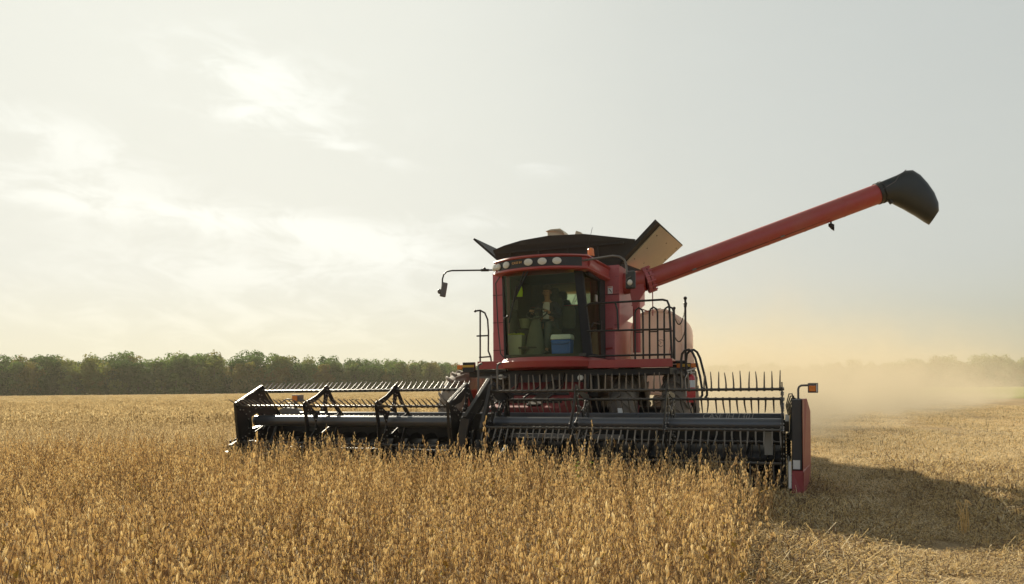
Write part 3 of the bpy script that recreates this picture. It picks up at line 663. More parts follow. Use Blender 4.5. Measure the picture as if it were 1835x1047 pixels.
# --- left end: shield rod, rear marker lamp on its bracket
ld = MB(); ld.tube([(-4.36, -0.1, 0.70), (-4.55, -0.36, 0.585)], 0.020, 8); ld.ball((-4.57, -0.38, 0.575), 0.03)
ld.prism([(-4.80, -0.20, 0.06), (-4.80, -0.20, 0.5), (-4.80, 0.3, 0.75), (-4.80, 1.2, 0.95), (-4.80, 1.2, 0.06)], (0.10, 0, 0))
ld.prism([(-4.79, -0.2, 0.06), (-4.71, -0.2, 0.06), (-4.71, -0.2, 0.4), (-4.79, -0.2, 0.4), (-4.79, -0.2, 0.06)][:4], (0, -0.15, -0.02))
ldo = ld.build('crop_divider', M['black'], combine, 0.004); ldo['label'] = 'black crop divider with a bright rod tip'
ml = MB(); ml.beam((-4.38, 1.2, 1.02), (-4.38, 1.2, 1.26), 0.05, 0.05); ml.lim((-4.43, 1.15, 1.25), (-4.28, 1.32, 1.385)); ml.tube([(-4.9, 1.2, 1.03), (-4.8, 1.2, 1.2), (-4.6, 1.2, 1.3), (-4.45, 1.2, 1.30)], 0.014, 6)
ml.tube([(-4.8, 1.3, 1.03), (-4.62, 1.25, 1.22), (-4.4, 1.2, 1.22)], 0.014, 6); ml.tube([(-4.28, 1.2, 1.30), (-4.18, 1.2, 1.26), (-4.15, 1.2, 1.04)], 0.016, 6)
ml.prism([(-4.85, 1.1, 1.03), (-4.2, 1.1, 1.03), (-4.3, 1.1, 1.12), (-4.6, 1.1, 1.14)], (0, 0.15, 0))
mlo = ml.build('marker_lamp', M['grey'], combine, 0.004)
q = MB(); q.lim((-4.415, 1.135, 1.265), (-4.30, 1.15, 1.37)); q.build('lens', M['amber'], mlo, 0.006)

# --- right crop divider and its lamp
rd = MB()
rd.add([(4.835, -0.20, 0.33), (4.835, -0.20, 1.29), (4.868, 0.30, 1.29), (4.850, 0.0, 0.33), (4.905, 0.42, 1.29), (4.968, 1.2, 1.09), (4.968, 1.2, 0.30), (4.958, 1.2, 0.02), (4.842, -0.22, 0.01), (4.842, -0.24, 0.33),
        (4.80, 1.2, 1.09), (4.80, 0.42, 1.29), (4.80, 1.2, 0.02)],
       [(0, 3, 2, 1), (3, 5, 4, 2), (3, 6, 5), (9, 8, 7, 6), (0, 9, 6, 3), (2, 4, 11, 1), (4, 5, 10, 11), (5, 6, 7, 12, 10)])
rd.prism([(4.695, -0.26, 0.005), (4.842, -0.235, 0.005), (4.842, -0.21, 0.335), (4.695, -0.20, 0.335)], (0, 0.22, 0))
rdo = rd.build('crop_divider', M['red_div'], combine, 0.004); rdo['label'] = 'red crop divider with dark inner face'
q = MB(); q.lim((4.70, -0.16, 0.345), (4.828, 0.9, 1.288)); q.build('inner_panel', M['dark_grey'], rdo, 0.008)
q = MB(); q.lim((4.655, -0.235, 0.10), (4.69, -0.20, 0.46)); q.build('edge_guard', M['white'], rdo, 0.004)
q = MB(); q.lim((4.712, -0.166, 0.355), (4.80, -0.162, 0.475)); q.build('sticker', M['white'], rdo)
q = MB(); q.lim((4.845, -0.232, 0.008), (4.852, 1.2, 0.022)); q.build('skid_edge', M['chrome'], rdo)
q = MB(); q.lim((4.672, 0.12, 0.842), (4.738, 0.30, 1.066)); q.build('yellow_cover', M['yellow'], rdo, 0.008)
q = MB()
for k in range(4):
    x = 4.66 + 0.018 * k; q.tube([(x, 0.25 + .05 * k, 1.06), (x - 0.03, 0.2, 1.20), (x + 0.01, 0.2, 1.36 - .03 * k), (x + 0.05, 0.25, 1.36 - .03 * k), (x + 0.07, 0.3, 1.22), (x + 0.05, 0.35, 0.95)], 0.009, 6)
for k in range(5): q.tube([(4.675 + .02 * k, -0.10, 0.75 - .02 * k), (4.69 + .02 * k, -0.05, 1.0), (4.72 + .02 * k, 0, 1.24)], 0.011, 6)
q.beam((4.64, 0.9, 0.98), (4.64, -0.02, ZC - 0.02), 0.05, 0.14); q.tube([(4.65, -0.05, 0.82), (4.66, 0.15, 0.45)], 0.024, 8)
for k in range(8): q.tube([(4.65, -0.03 + .022 * k, 0.78 - .04 * k), (4.665, -0.02 + .022 * k, 0.76 - .04 * k)], 0.035, 8)
q.build('hydraulic_hose', M['black'], rdo)
q = MB(); q.tube([(4.79, 0.3, 1.20), (4.79, 0.3, 1.42), (4.80, 0.3, 1.455), (4.83, 0.3, 1.475), (4.92, 0.3, 1.478)], 0.016, 8)
q.lim((4.915, 0.24, 1.372), (5.045, 0.36, 1.508)); ml2 = q.build('marker_lamp', M['grey'], combine, 0.008)
q = MB(); q.lim((4.925, 0.225, 1.392), (5.015, 0.243, 1.472)); q.build('lens', M['amber'], ml2, 0.008)
q = MB(); q.lim((5.022, 0.228, 1.385), (5.034, 0.242, 1.495)); q.build('reflector', M['white'], ml2)

# --- feeder house, chassis under the cab
fh = MB(); fh.prism([(-0.28, 1.17, 0.25), (-0.28, 1.17, 1.14), (-0.28, 3.3, 1.76), (-0.28, 3.3, 0.98)], (1.32, 0, 0)); fho = fh.build('feeder_house', M['red_feeder_shaded'], combine, 0.02)
q = MB()
for v, z in ((1.40, 1.215), (1.85, 1.345)): q.lim((-0.24, v, z), (1.0, v + 0.05, z + 0.05))
q.beam((0.55, 1.22, 1.18), (0.55, 3.0, 1.70), 0.25, 0.03); q.beam((1.10, 1.2, 0.6), (1.10, 3.0, 1.1), 0.07, 0.09); q.beam((-0.34, 1.2, 0.6), (-0.34, 3.0, 1.1), 0.07, 0.09)
q.lim((-0.27, 1.155, 0.3), (1.03, 1.168, 0.75))
q.build('feeder_brace', M['black'], fho, 0.006)
cb = MB(); cb.lim((-0.55, 3.0, 1.30), (1.25, 9.3, 1.82)); cb.tube([(-2.2, 3.93, 0.93), (2.9, 3.93, 0.93)], 0.16, 12); cb.lim((-0.5, 3.4, 0.7), (1.2, 4.5, 1.35))
cb.lim((-1.35, 2.75, 1.70), (2.65, 3.9, 1.825)); cb.lim((-0.45, 2.7, 1.45), (1.15, 3.1, 1.72))
for u in (-0.2, 0.25, 0.7): cb.tube([(u, 2.6, 1.75), (u + .05, 2.3, 1.5), (u + .02, 1.5, 1.3)], 0.02, 6)
chassis = cb.build('chassis', M['black'], combine, 0.01)
for u, v, z in ((1.02, 2.6, 1.66), (-0.62, 2.7, 1.70)): q = MB(); q.disc((u, v, z), (0, -1, 0), 0.055, 0.06, 16, 0.05); q.build('work_lamp', M['lamp'], chassis)
q = MB(); q.lim((2.02, 1.2, 0.98), (2.10, 1.25, 1.13)); q.build('sticker', M['white'], header)

# --- front wheels (duals): tyre with chevron lugs, rim with hub
def make_wheel():
    R_, W = 0.93, 0.52; prof = [(-W / 2 + .03, 0.54), (-W / 2, 0.60), (-W / 2 - .015, 0.72), (-W / 2 + .02, 0.84), (-W / 2 + .09, 0.885), (0, 0.90), (W / 2 - .09, 0.885), (W / 2 - .02, 0.84), (W / 2 + .015, 0.72), (W / 2, 0.60), (W / 2 - .03, 0.54)]
    t = MB(); n = 48
    t.loft([[(x, r * math.sin(a), r * math.cos(a)) for x, r in prof] for a in [2 * math.pi * k / n for k in range(n + 1)]], closed=False, cap0=False, cap1=False)
    nl = 22
    for s_ in (-1, 1):
        for k in range(nl):
            a0 = 2 * math.pi * (k + (0.5 if s_ > 0 else 0)) / nl
            path = [(0.02 * s_, 0.0), (0.10 * s_, 0.06), (0.19 * s_, 0.15), (0.265 * s_, 0.26)]
            rings = []
            for j, (x, da) in enumerate(path):
                a = a0 - da; r0, r1 = (0.87, 0.945) if j < 3 else (0.78, 0.90); w = 0.035 if j < 3 else 0.045
                pt = lambda r, d: (x, r * math.sin(a + d), r * math.cos(a + d))
                rings.append([pt(r0, -w * 1.2), pt(r1, -w * 0.8), pt(r1, w * 0.8), pt(r0, w * 1.2)])
            t.loft(rings, smooth=False)
    r = MB(); r.loft([[(x, q * math.sin(a), q * math.cos(a)) for a in [2 * math.pi * k / 32 for k in range(32)]] for x, q in ((-0.235, 0.56), (-0.2, 0.52), (0.08, 0.50), (0.10, 0.2), (0.2, 0.17), (0.2, 0.0))], cap0=False, cap1=False)
    return t, r
t_, r_ = make_wheel()
wheel0 = r_.build('front_wheel', M['red_dusty_sheen'], combine); tyre0 = t_.build('tyre', M['tyre'], wheel0); 
for i, u in enumerate((-1.98, -0.98, 1.68, 2.68)):
    w_ = wheel0 if i == 0 else clone(wheel0, combine)
    if i: clone(tyre0, w_)
    w_.location = (u, 3.93, 0.935); w_.rotation_euler = (0.13 * i, 0, 0 if u > 0 else math.pi)

for u in (-0.95, 1.65):
    w_ = clone(wheel0, combine); w_.name = 'rear_wheel'; clone(tyre0, w_); w_.location = (u, 8.3, 0.66); w_.scale = (0.85, 0.70, 0.70); w_.rotation_euler = (0.2, 0, 0 if u > 0 else math.pi)
# --- cab
def arc(t, off=0.0, bul=0.36, uc=0.27, hw=0.80): return uc + (hw + off) * t, 2.24 - off + bul * abs(t) ** 2.2
T = [-1 + 2 * i / 24 for i in range(25)]
def cab_ring(off, z, inset_back=0.0, bul=0.36, uc=0.27, back=4.02):
    pts = [Vector((*arc(t, off, bul, uc), z)) for t in T]
    return pts + [Vector((uc + 0.86 + off, back, z)), Vector((uc - 0.80 - off, back, z))]
base = MB(); base.loft([cab_ring(-0.06, 1.83, uc=0.32), cab_ring(0.05, 1.87, uc=0.32), cab_ring(0.07, 1.98, uc=0.32), cab_ring(0.02, 2.055, uc=0.32), cab_ring(-0.06, 2.065, uc=0.32)])
base.lim((-0.46, 3.98, 2.06), (1.10, 4.02, 3.20))
base.lim((-0.46, 3.98, 3.66), (1.10, 4.02, 3.72)); base.lim((-0.46, 3.98, 3.19), (-0.06, 4.02, 3.67)); base.lim((0.86, 3.98, 3.19), (1.10, 4.02, 3.67))
cab = base.build('cab', M['red'], combine, 0.0)
q = MB(); q.lim((-0.50, 2.72, 2.05), (-0.456, 4.0, 3.68)); q.build('side_wall', M['red_dusty_sheen'], cab)
q = MB(); q.lim((-0.455, 2.75, 2.08), (-0.44, 3.97, 3.68)); q.lim((-0.44, 3.95, 2.08), (1.10, 3.97, 3.18)); q.lim((-0.44, 3.95, 3.19), (-0.08, 3.97, 3.68)); q.lim((0.88, 3.95, 3.19), (1.10, 3.97, 3.68)); q.lim((-0.45, 2.5, 2.068), (1.14, 3.95, 2.12)); q.lim((-0.44, 2.7, 3.655), (1.08, 3.95, 3.675))
q.build('interior_trim', M['dark_in'], cab)
q = MB(); q.lim((-0.055, 3.985, 3.205), (0.855, 3.995, 3.655)); q.build('rear_window', M['mirror'], cab)
# roof: trim rings, black lamp panel, crown, side brow
roof = MB()
roof.loft([cab_ring(0.02, 3.665), cab_ring(0.13, 3.67), cab_ring(0.145, 3.69), cab_ring(0.13, 3.725)], smooth=True)
roof.loft([cab_ring(0.11, 3.72), cab_ring(0.11, 3.90)], smooth=True)
roof.loft([cab_ring(0.13, 3.895), cab_ring(0.15, 3.915), cab_ring(0.13, 3.945), cab_ring(0.02, 3.965), cab_ring(-0.3, 3.985)], smooth=True)
roof.loft([[(1.13, v, z0), (1.20, v, z0 + 0.01), (1.235, v, (z0 + z1) / 2), (1.20, v, z1), (1.10, v, z1 + 0.02)] for v, z0, z1 in ((2.58, 3.70, 3.90), (3.0, 3.66, 3.93), (3.6, 3.64, 3.93), (4.1, 3.66, 3.90))])
roofo = roof.build('cab_roof', M['red'], cab)
pan = MB(); PT = [t for t in T if -0.97 < t < 0.93]
pan.loft([[Vector((*arc(t, 0.118), z)) for t in PT] for z in (3.728, 3.893)], closed=False, cap0=False, cap1=False); pan.build('lamp_panel', M['black'], roofo)
def on_panel(px_u, z, off=0.125):
    t = (px_u - 0.27) / (0.80 + off); a = Vector((*arc(t, off), z)); b = Vector((*arc(t + 0.02, off), z)); tan = (b - a).normalized(); return a, tan, Vector((tan.y, -tan.x, 0))
for u in (-0.655, -0.545, -0.325, 0.165, 0.435, 0.70):
    a, tan, nrm = on_panel(u, 3.815); mb = MB()
    ring = lambda sx, sz, o_: [a + tan * (sx * math.cos(t)) + Vector((0, 0, sz * math.sin(t))) + nrm * o_ for t in [2 * math.pi * k / 24 for k in range(24)]]
    mb.loft([ring(0.085, 0.064, -0.004), ring(0.085, 0.064, 0.012), ring(0.074, 0.055, 0.016), ring(0.03, 0.022, 0.024), ring(0.002, 0.002, 0.026)])
    mb.build('roof_lamp', M['lamp'], roofo)
a, tan, nrm = on_panel(-0.085, 3.825, 0.123)
text_mesh('lettering', 'CASE IH', 0.062, 0.002, M['gold'], roofo, Matrix.Translation(a) @ Matrix((( tan.x, 0, nrm.x, 0), (tan.y, 0, nrm.y, 0), (0, 1, 0, 0), (0, 0, 0, 1))), 1.0, 0.15)
# posts
ps = MB()
ps.loft([[(1.085, 2.52, 2.05), (1.24, 2.60, 2.05), (1.24, 2.70, 2.05), (1.09, 2.64, 2.05)], [(1.0, 2.50, 3.0), (1.14, 2.58, 3.0), (1.14, 2.68, 3.0), (1.0, 2.62, 3.0)], [(0.93, 2.48, 3.69), (1.06, 2.58, 3.69), (1.06, 2.68, 3.69), (0.93, 2.60, 3.69)]], smooth=False)
ps.build('cab_post', M['matte'], cab, 0.008); ps = MB()
ps.loft([[(-0.53, 2.60, 2.05), (-0.47, 2.56, 2.05), (-0.45, 2.66, 2.05), (-0.52, 2.70, 2.05)], [(-0.56, 2.60, 3.69), (-0.50, 2.56, 3.69), (-0.48, 2.66, 3.69), (-0.55, 2.70, 3.69)]], smooth=False)
ps.build('cab_post', M['matte'], cab, 0.008); ps = MB()
ps.lim((1.08, 3.58, 2.06), (1.165, 4.0, 3.68)); ps.lim((1.10, 2.7, 3.60), (1.16, 3.6, 3.68)); ps.lim((1.10, 2.7, 2.06), (1.165, 3.6, 2.14))
ps.build('cab_post', M['matte'], cab, 0.008)
ws = MB(); WT = [t for t in T]
ws.loft([[Vector((arc(t, 0, uc=0.27 + 0.06 * (1 - k) + 0.0)[0], arc(t)[1], 2.06 + 1.62 * k)) for t in WT] for k in (0, 0.5, 1)], closed=False, cap0=False, cap1=False); wso = ws.build('windshield', M['glass'], cab)
if sum(p.normal.y for p in wso.data.polygons) > 0: wso.data.flip_normals()
q = MB(); q.add([(1.17, 2.70, 2.12), (1.17, 3.60, 2.12), (1.13, 3.60, 3.63), (1.08, 2.70, 3.63)], [(0, 1, 2, 3)]); do = q.build('door', M['sideglass'], cab)
if do.data.polygons[0].normal.x < 0: do.data.flip_normals()
q = MB(); q.lim((1.165, 3.50, 2.62), (1.20, 3.56, 2.80)); q.tube([(1.19, 2.75, 2.62), (1.22, 2.80, 2.70), (1.22, 3.3, 2.72)], 0.012, 6); q.build('handle', M['black'], do)
q = MB(); q.lim((1.11, 3.3, 3.17), (1.145, 3.44, 3.30)); q.build('sticker', M['pale'], do)
# wipers and trim outside the glass
q = MB()
for a, b in (((0.05, 2.20, 3.66), (-0.24, 2.27, 2.98)), ((0.13, 2.19, 3.66), (-0.14, 2.24, 3.20))): q.beam(a, b, 0.022, 0.018)
q.beam((-0.10, 2.20, 3.40), (-0.30, 2.30, 2.72), 0.016, 0.02); q.build('wiper', M['black'], cab)
q = MB(); q.tube([(-0.62, 2.66, 3.68), (-0.72, 2.68, 3.55), (-0.68, 2.68, 2.7), (-0.62, 2.66, 2.16), (-0.54, 2.62, 2.08)], 0.014, 6); q.tube([(-0.5, 2.52, 2.9), (-0.46, 2.46, 2.82), (-0.36, 2.40, 2.86)], 0.02, 6); q.build('grab_handle', M['black'], cab)
# seat, steering column, console
st_ = MB()
rr = lambda cx, cy, cz, sx, sy, sz: st_.loft([[Vector((cx + sx * k * math.copysign(abs(math.cos(a)) ** .5, math.cos(a)), cy + sy * k * math.copysign(abs(math.sin(a)) ** .5, math.sin(a)), cz + z)) for a in [2 * math.pi * j / 16 for j in range(16)]] for z, k in ((-sz, .8), (-sz * .7, 1), (sz * .7, 1), (sz, .8))])
rr(0.12, 3.42, 2.60, 0.26, 0.25, 0.07); rr(0.12, 3.42, 2.30, 0.16, 0.16, 0.20)
rr(0.12, 3.68, 2.98, 0.25, 0.07, 0.36); rr(0.12, 3.70, 3.44, 0.14, 0.05, 0.09)
rr(0.50, 3.60, 2.90, 0.14, 0.06, 0.22)
st_.build('seat', M['olive'], cab)
q = MB()
ctr = Vector((0.07, 2.86, 2.93)); n_ = Vector((0, -0.55, 0.83)).normalized(); x_ = Vector((1, 0, 0)); y_ = n_.cross(x_)
q.tube([ctr + (x_ * math.cos(t) + y_ * math.sin(t)) * 0.20 for t in [2 * math.pi * k / 28 for k in range(29)]], 0.016, 8, False)
for t in (0.5, 2.6, 4.71): q.tube([ctr - n_ * 0.03, ctr + (x_ * math.cos(t) + y_ * math.sin(t)) * 0.20], 0.012, 6)
q.ball(ctr - n_ * 0.02, 0.045); q.build('steering_wheel', M['dark_in'], cab)
q = MB(); q.loft([[(0.07 + w * math.cos(a), v + w * 0.8 * math.sin(a), z) for a in [2 * math.pi * k / 14 for k in range(14)]] for z, w, v in ((2.10, 0.22, 2.74), (2.45, 0.16, 2.76), (2.75, 0.10, 2.80), (2.88, 0.06, 2.84))]); q.build('steering_column', mat('column_cover', (0.12, 0.13, 0.095), 0.7), cab)
q = MB(); q.lim((-0.40, 3.0, 2.12), (-0.14, 3.6, 2.60)); q.lim((-0.42, 3.02, 2.60), (-0.12, 3.5, 2.66)); q.tube([(-0.30, 2.95, 2.66), (-0.36, 2.9, 2.95), (-0.42, 2.85, 3.1)], 0.012, 6); q.lim((-0.44, 2.80, 3.02), (-0.30, 2.84, 3.22)); q.build('console', M['dark_in'], cab, 0.01)
q = MB()
for i in range(11): q.tube([(-0.20 + 0.03 * i, 2.62, 2.13), (-0.20 + .03 * i, 2.60, 2.28)], 0.006, 5)
q.lim((-0.22, 2.58, 2.24), (0.14, 2.66, 2.27)); q.build('pedal_rack', M['black'], cab)

# --- access platform with railings, left step rail
pf = MB(); pf.lim((1.16, 2.56, 1.835), (2.72, 2.66, 1.985)); pf.lim((1.16, 2.66, 1.93), (2.72, 4.05, 1.975)); pfo = pf.build('platform', M['red'], combine, 0.008); pf = MB(); pf.lim((-1.08, 2.56, 1.855), (-0.47, 2.66, 2.01)); pf.lim((-1.08, 2.66, 1.95), (-0.53, 4.05, 2.0))
pfl = pf.build('platform', M['red'], combine, 0.008)
rl = MB(); V_ = 2.58
rl.tube([(1.10, V_, 1.99), (1.09, V_, 2.90), (1.12, V_, 2.98), (1.20, V_, 3.04), (2.56, V_, 3.045), (2.64, V_, 3.02), (2.675, V_, 2.93), (2.715, V_, 1.99)], 0.020, 8)
rl.tube([(1.09, V_, 2.53), (2.70, V_, 2.51)], 0.018, 8); rl.tube([(1.10, V_, 2.06), (2.71, V_, 2.055)], 0.018, 8)
rl.tube([(1.69, V_, 3.04), (1.73, V_, 2.90), (1.745, V_, 2.53)], 0.018, 8)
rl.build('railing', M['black'], pfo)
for a, b in ((2.04, 2.19), (2.305, 2.455), (2.57, 2.74)):
    gt = MB(); v = 2.64; gt.tube([(a, v, 1.98), (a + .005, v, 2.84), (a + .025, v, 2.89), ((a + b) / 2, v, 2.925), (b - .02, v, 2.89), (b, v, 2.84), (b, v, 1.98)], 0.017, 8); gt.tube([(a, v, 2.48), (b, v, 2.48)], 0.014, 6); gt.build('railing_hoop', M['black'], pfo)
pp = MB(); pp.tube([(2.70, 3.0, 1.97), (2.70, 3.0, 2.91)], 0.018, 8); pp.ball((2.70, 3.0, 2.925), 0.03); pp.tube([(2.90, 3.0, 1.85), (2.904, 3.0, 3.08)], 0.020, 8); pp.ball((2.904, 3.0, 3.10), 0.033); pp.ball((2.904, 3.0, 3.00), 0.036); pp.ball((2.904, 3.0, 2.96), 0.03); pp.tube([(2.6, 3.0, 1.93), (2.92, 3.0, 1.93)], 0.03, 8)
ppo = pp.build('chain_post', M['black'], pfo)
for z, sag in ((2.80, 0.28), (2.42, 0.20)):
    ch = MB()
    for k in range(25):
        t = k / 24; c = Vector((2.70 + 0.2 * t, 2.99, z + (0.10 * t) - sag * 4 * t * (1 - t) * 0.8)); ch.ball(c, (0.012, 0.008, 0.012), 6, 4)
    ch.build('chain', M['black'], ppo)
lr = MB(); v = 2.75; lr.tube([(-1.20, v, 3.032), (-1.09, v, 3.04), (-0.99, v, 2.985), (-0.93, v, 2.85), (-0.915, v, 2.6), (-0.922, v, 2.22), (-0.87, v, 2.10), (-0.86, v, 2.0)], 0.018, 8); lr.tube([(-1.09, v, 3.03), (-1.10, v, 2.0)], 0.018, 8); lr.tube([(-1.17, v, 2.53), (-0.92, v, 2.53)], 0.016, 8); lr.tube([(-1.12, v, 2.10), (-0.87, v, 2.11)], 0.016, 8); lr.ball((-1.20, v, 3.03), 0.028, 8, 6)
lr.build('step_rail', M['black'], pfl)
# clearance lamps on both sides
cl = MB(); cl.lim((-1.41, 2.58, 1.80), (-1.16, 2.66, 2.0)); cl.lim((-1.4, 2.62, 1.80), (-0.5, 2.70, 1.85)); clo = cl.build('clearance_lamp', M['black'], combine, 0.006)
q = MB(); q.lim((-1.41, 2.572, 1.90), (-1.16, 2.578, 1.945)); q.build('yellow_band', M['yellow'], clo); q = MB(); q.lim((-1.535, 2.58, 1.86), (-1.415, 2.64, 1.95)); q.build('lens', M['amber'], clo, 0.012)
cl = MB(); cl.lim((2.82, 2.98, 1.82), (2.99, 3.06, 1.91)); cl.prism([(2.86, 2.97, 1.72), (3.02, 2.97, 1.72), (2.92, 2.97, 1.90)], (0, 0.08, 0)); cl.lim((2.6, 3.02, 1.84), (2.84, 3.06, 1.89)); clo = cl.build('clearance_lamp', M['black'], combine, 0.004)
q = MB(); q.lim((2.825, 2.972, 1.84), (2.985, 2.978, 1.89)); q.build('yellow_band', M['yellow'], clo)
for a, b in ((2.735, 2.815), (2.995, 3.125)): q = MB(); q.lim((a, 2.98, 1.825), (b, 3.05, 1.905)); q.build('lens', M['amber'], clo, 0.012)
# looped step hand-holds and the extinguisher on the right
for du, dv in ((0, 0), (0.07, 0.12)):
    hh = MB(); hh.tube([(2.87 + du, 2.6 + dv, 1.45), (2.875 + du, 2.6 + dv, 1.95), (2.89 + du, 2.6 + dv, 2.06), (2.94 + du, 2.6 + dv, 2.12), (3.01 + du, 2.6 + dv, 2.135), (3.07 + du, 2.6 + dv, 2.09), (3.12 + du, 2.6 + dv, 1.98), (3.20 + du, 2.6 + dv, 1.65), (3.235 + du, 2.6 + dv, 1.42), (3.235 + du, 2.6 + dv, 1.32), (3.19 + du, 2.6 + dv, 1.25)], 0.021, 8); hh.build('hand_rail', M['black'], combine)
fe = MB(); fe.loft([[(3.03 + w * math.cos(a), 2.76 + w * math.sin(a), z) for a in [2 * math.pi * k / 16 for k in range(16)]] for z, w in ((1.22, 0.06), (1.24, 0.066), (1.62, 0.066), (1.67, 0.05), (1.69, 0.025), (1.72, 0.022))])
feo = fe.build('fire_extinguisher', M['ext_red'], combine)
q = MB(); q.loft([[(3.03 + 0.0675 * math.cos(a), 2.76 + 0.0675 * math.sin(a), z) for a in [2 * math.pi * k / 16 for k in range(16)]] for z in (1.46, 1.59)], cap0=False, cap1=False); q.build('label_band', M['white'], feo)
q = MB(); q.beam((2.96, 2.70, 1.76), (3.12, 2.70, 1.80), 0.02, 0.025); q.beam((2.97, 2.72, 1.73), (3.10, 2.72, 1.73), 0.02, 0.02); q.tube([(3.03, 2.72, 1.70), (3.03, 2.72, 1.76)], 0.018, 8); q.tube([(3.0, 2.7, 1.74), (2.93, 2.68, 1.62), (2.95, 2.68, 1.3)], 0.012, 6); q.build('valve', M['chrome'], feo)
q = MB(); q.lim((2.95, 2.685, 1.19), (3.11, 2.70, 1.41)); q.build('bracket', M['ext_red'], feo)

# --- grain tank
gk = MB(); gk.prism([(-1.36, 4.08, 2.69), (-1.36, 4.08, 3.985), (-1.36, 6.9, 4.02), (-1.36, 6.9, 3.45)], (2.80, 0, 0)); gk.lim((-1.365, 4.085, 2.02), (1.34, 4.6, 2.70)); gk.lim((-0.9, 4.6, 1.5), (1.2, 9.2, 3.0))
gko = gk.build('grain_tank', M['red_dusty_sheen'], combine, 0.012)
q = MB(); q.lim((1.00, 4.066, 2.06), (1.33, 4.078, 3.36)); q.build('access_door', M['red_dusty_sheen'], gko, 0.006)
q = MB(); q.tube([(1.03, 4.05, 2.10), (1.10, 4.05, 2.56), (1.14, 4.05, 2.66), (1.26, 4.05, 2.68), (1.31, 4.05, 2.68)], 0.022, 8); q.tube([(1.04, 4.05, 2.26), (1.30, 4.05, 2.29)], 0.022, 8); q.build('grab_rail', M['red'], gko)
q = MB(); q.lim((1.205, 4.06, 3.40), (1.305, 4.066, 3.55)); so = q.build('warning_sticker', M['white'], gko)
q = MB(); q.beam((1.23, 4.056, 3.50), (1.27, 4.056, 3.45), 0.012, 0.004, (0, 1, 0)); q.beam((1.255, 4.056, 3.475), (1.285, 4.056, 3.42), 0.012, 0.004, (0, 1, 0)); q.build('warning_mark', M['black'], so)
q = MB(); q.lim((1.215, 4.056, 3.525), (1.295, 4.059, 3.54)); q.build('warning_band', M['amber'], so)
for a, b, z in ((1.0, 1.44, 2.75), (1.0, 1.44, 3.38), (-1.36, -0.6, 2.30), (-1.36, -0.6, 2.9), (-1.36, -0.6, 3.5)): q = MB(); q.lim((a, 4.070, z), (b, 4.076, z + 0.011)); q.build('panel_seam', M['matte'], gko)
q = MB()
for u in (1.38, 1.42):
    for z in (2.8, 3.1, 3.45, 3.75, 3.9): q.disc((u, 4.066, z), (0, -1, 0), 0.008, 0.01, 6)
merge(gko, q, M['matte'])
def flap(name, poly, off, m): return MB().prism(poly, off).build(name, m, gko, 0.004)
flap('front_flap', [(-1.22, 4.16, 3.97), (-1.28, 4.12, 4.33), (-1.35, 4.06, 4.49), (-1.07, 4.05, 4.575), (-0.68, 4.04, 4.65), (-0.05, 4.03, 4.70), (0.72, 4.03, 4.67), (1.79, 4.05, 4.475), (1.47, 4.14, 3.97)], (0, 0.03, 0), M['black_flap'])
q = MB()
for u in (-0.95, -0.3, 0.35, 1.0): q.lim((u, 4.005, 4.1), (u + 0.03, 4.03, 4.42))
q.lim((-1.2, 4.0, 4.40), (1.55, 4.03, 4.43)); q.build('flap_rib', M['black_flap'], gko)
flap('left_flap', [(-1.27, 4.12, 4.27), (-1.83, 4.10, 4.77), (-1.83, 6.3, 4.77), (-1.27, 6.3, 4.27)], (0.03, 0, 0.035), M['black_flap'])
flap('rear_flap', [(-1.3, 6.5, 3.97), (-1.4, 6.7, 4.6), (1.7, 6.7, 4.6), (1.5, 6.5, 3.97)], (0, 0.03, 0), M['black_flap'])
fr = flap('right_flap', [(1.45, 4.08, 4.02), (2.24, 4.08, 4.79), (2.47, 6.05, 4.66), (1.74, 6.05, 4.05)], (-0.055, 0, 0.06), M['black_flap'])
P_ = [Vector(p) for p in ((1.45, 4.08, 4.02), (2.24, 4.08, 4.79), (2.47, 6.05, 4.66), (1.74, 6.05, 4.05))]
def qd(a, b): return P_[0].lerp(P_[3], b).lerp(P_[1].lerp(P_[2], b), a)
q = MB(); q.prism([qd(0.03, 0.12), qd(0.97, 0.10), qd(0.985, 0.97), qd(0.03, 0.97)], (0.016, 0, -0.016)); lid = q.build('lid_panel', M['tan'], fr, 0.004)
q = MB()
for a, b in ((0.2, 0.2), (0.2, 0.5), (0.2, 0.85), (0.5, 0.25), (0.5, 0.6), (0.5, 0.9), (0.8, 0.2), (0.8, 0.55), (0.85, 0.88)): q.disc(qd(a, b) + Vector((0.016, 0, -0.016)), (0.7, 0, -0.7), 0.016, 0.012, 6)
merge(lid, q, M['black'])
q = MB(); q.lim((-0.36, 4.9, 4.4), (0.0, 5.3, 4.985)); q.prism([(-0.40, 4.86, 4.985), (-0.28, 4.86, 5.02), (-0.05, 4.86, 5.02), (0.05, 4.86, 4.90), (0.05, 4.86, 4.86), (-0.02, 4.86, 4.96)], (0, 0.5, 0)); q.prism([(0.22, 4.9, 4.7), (0.30, 4.9, 4.95), (0.42, 4.9, 4.9), (0.5, 4.9, 4.7)], (0, 0.2, 0)); q.build('fill_auger', M['tan'], gko, 0.01)

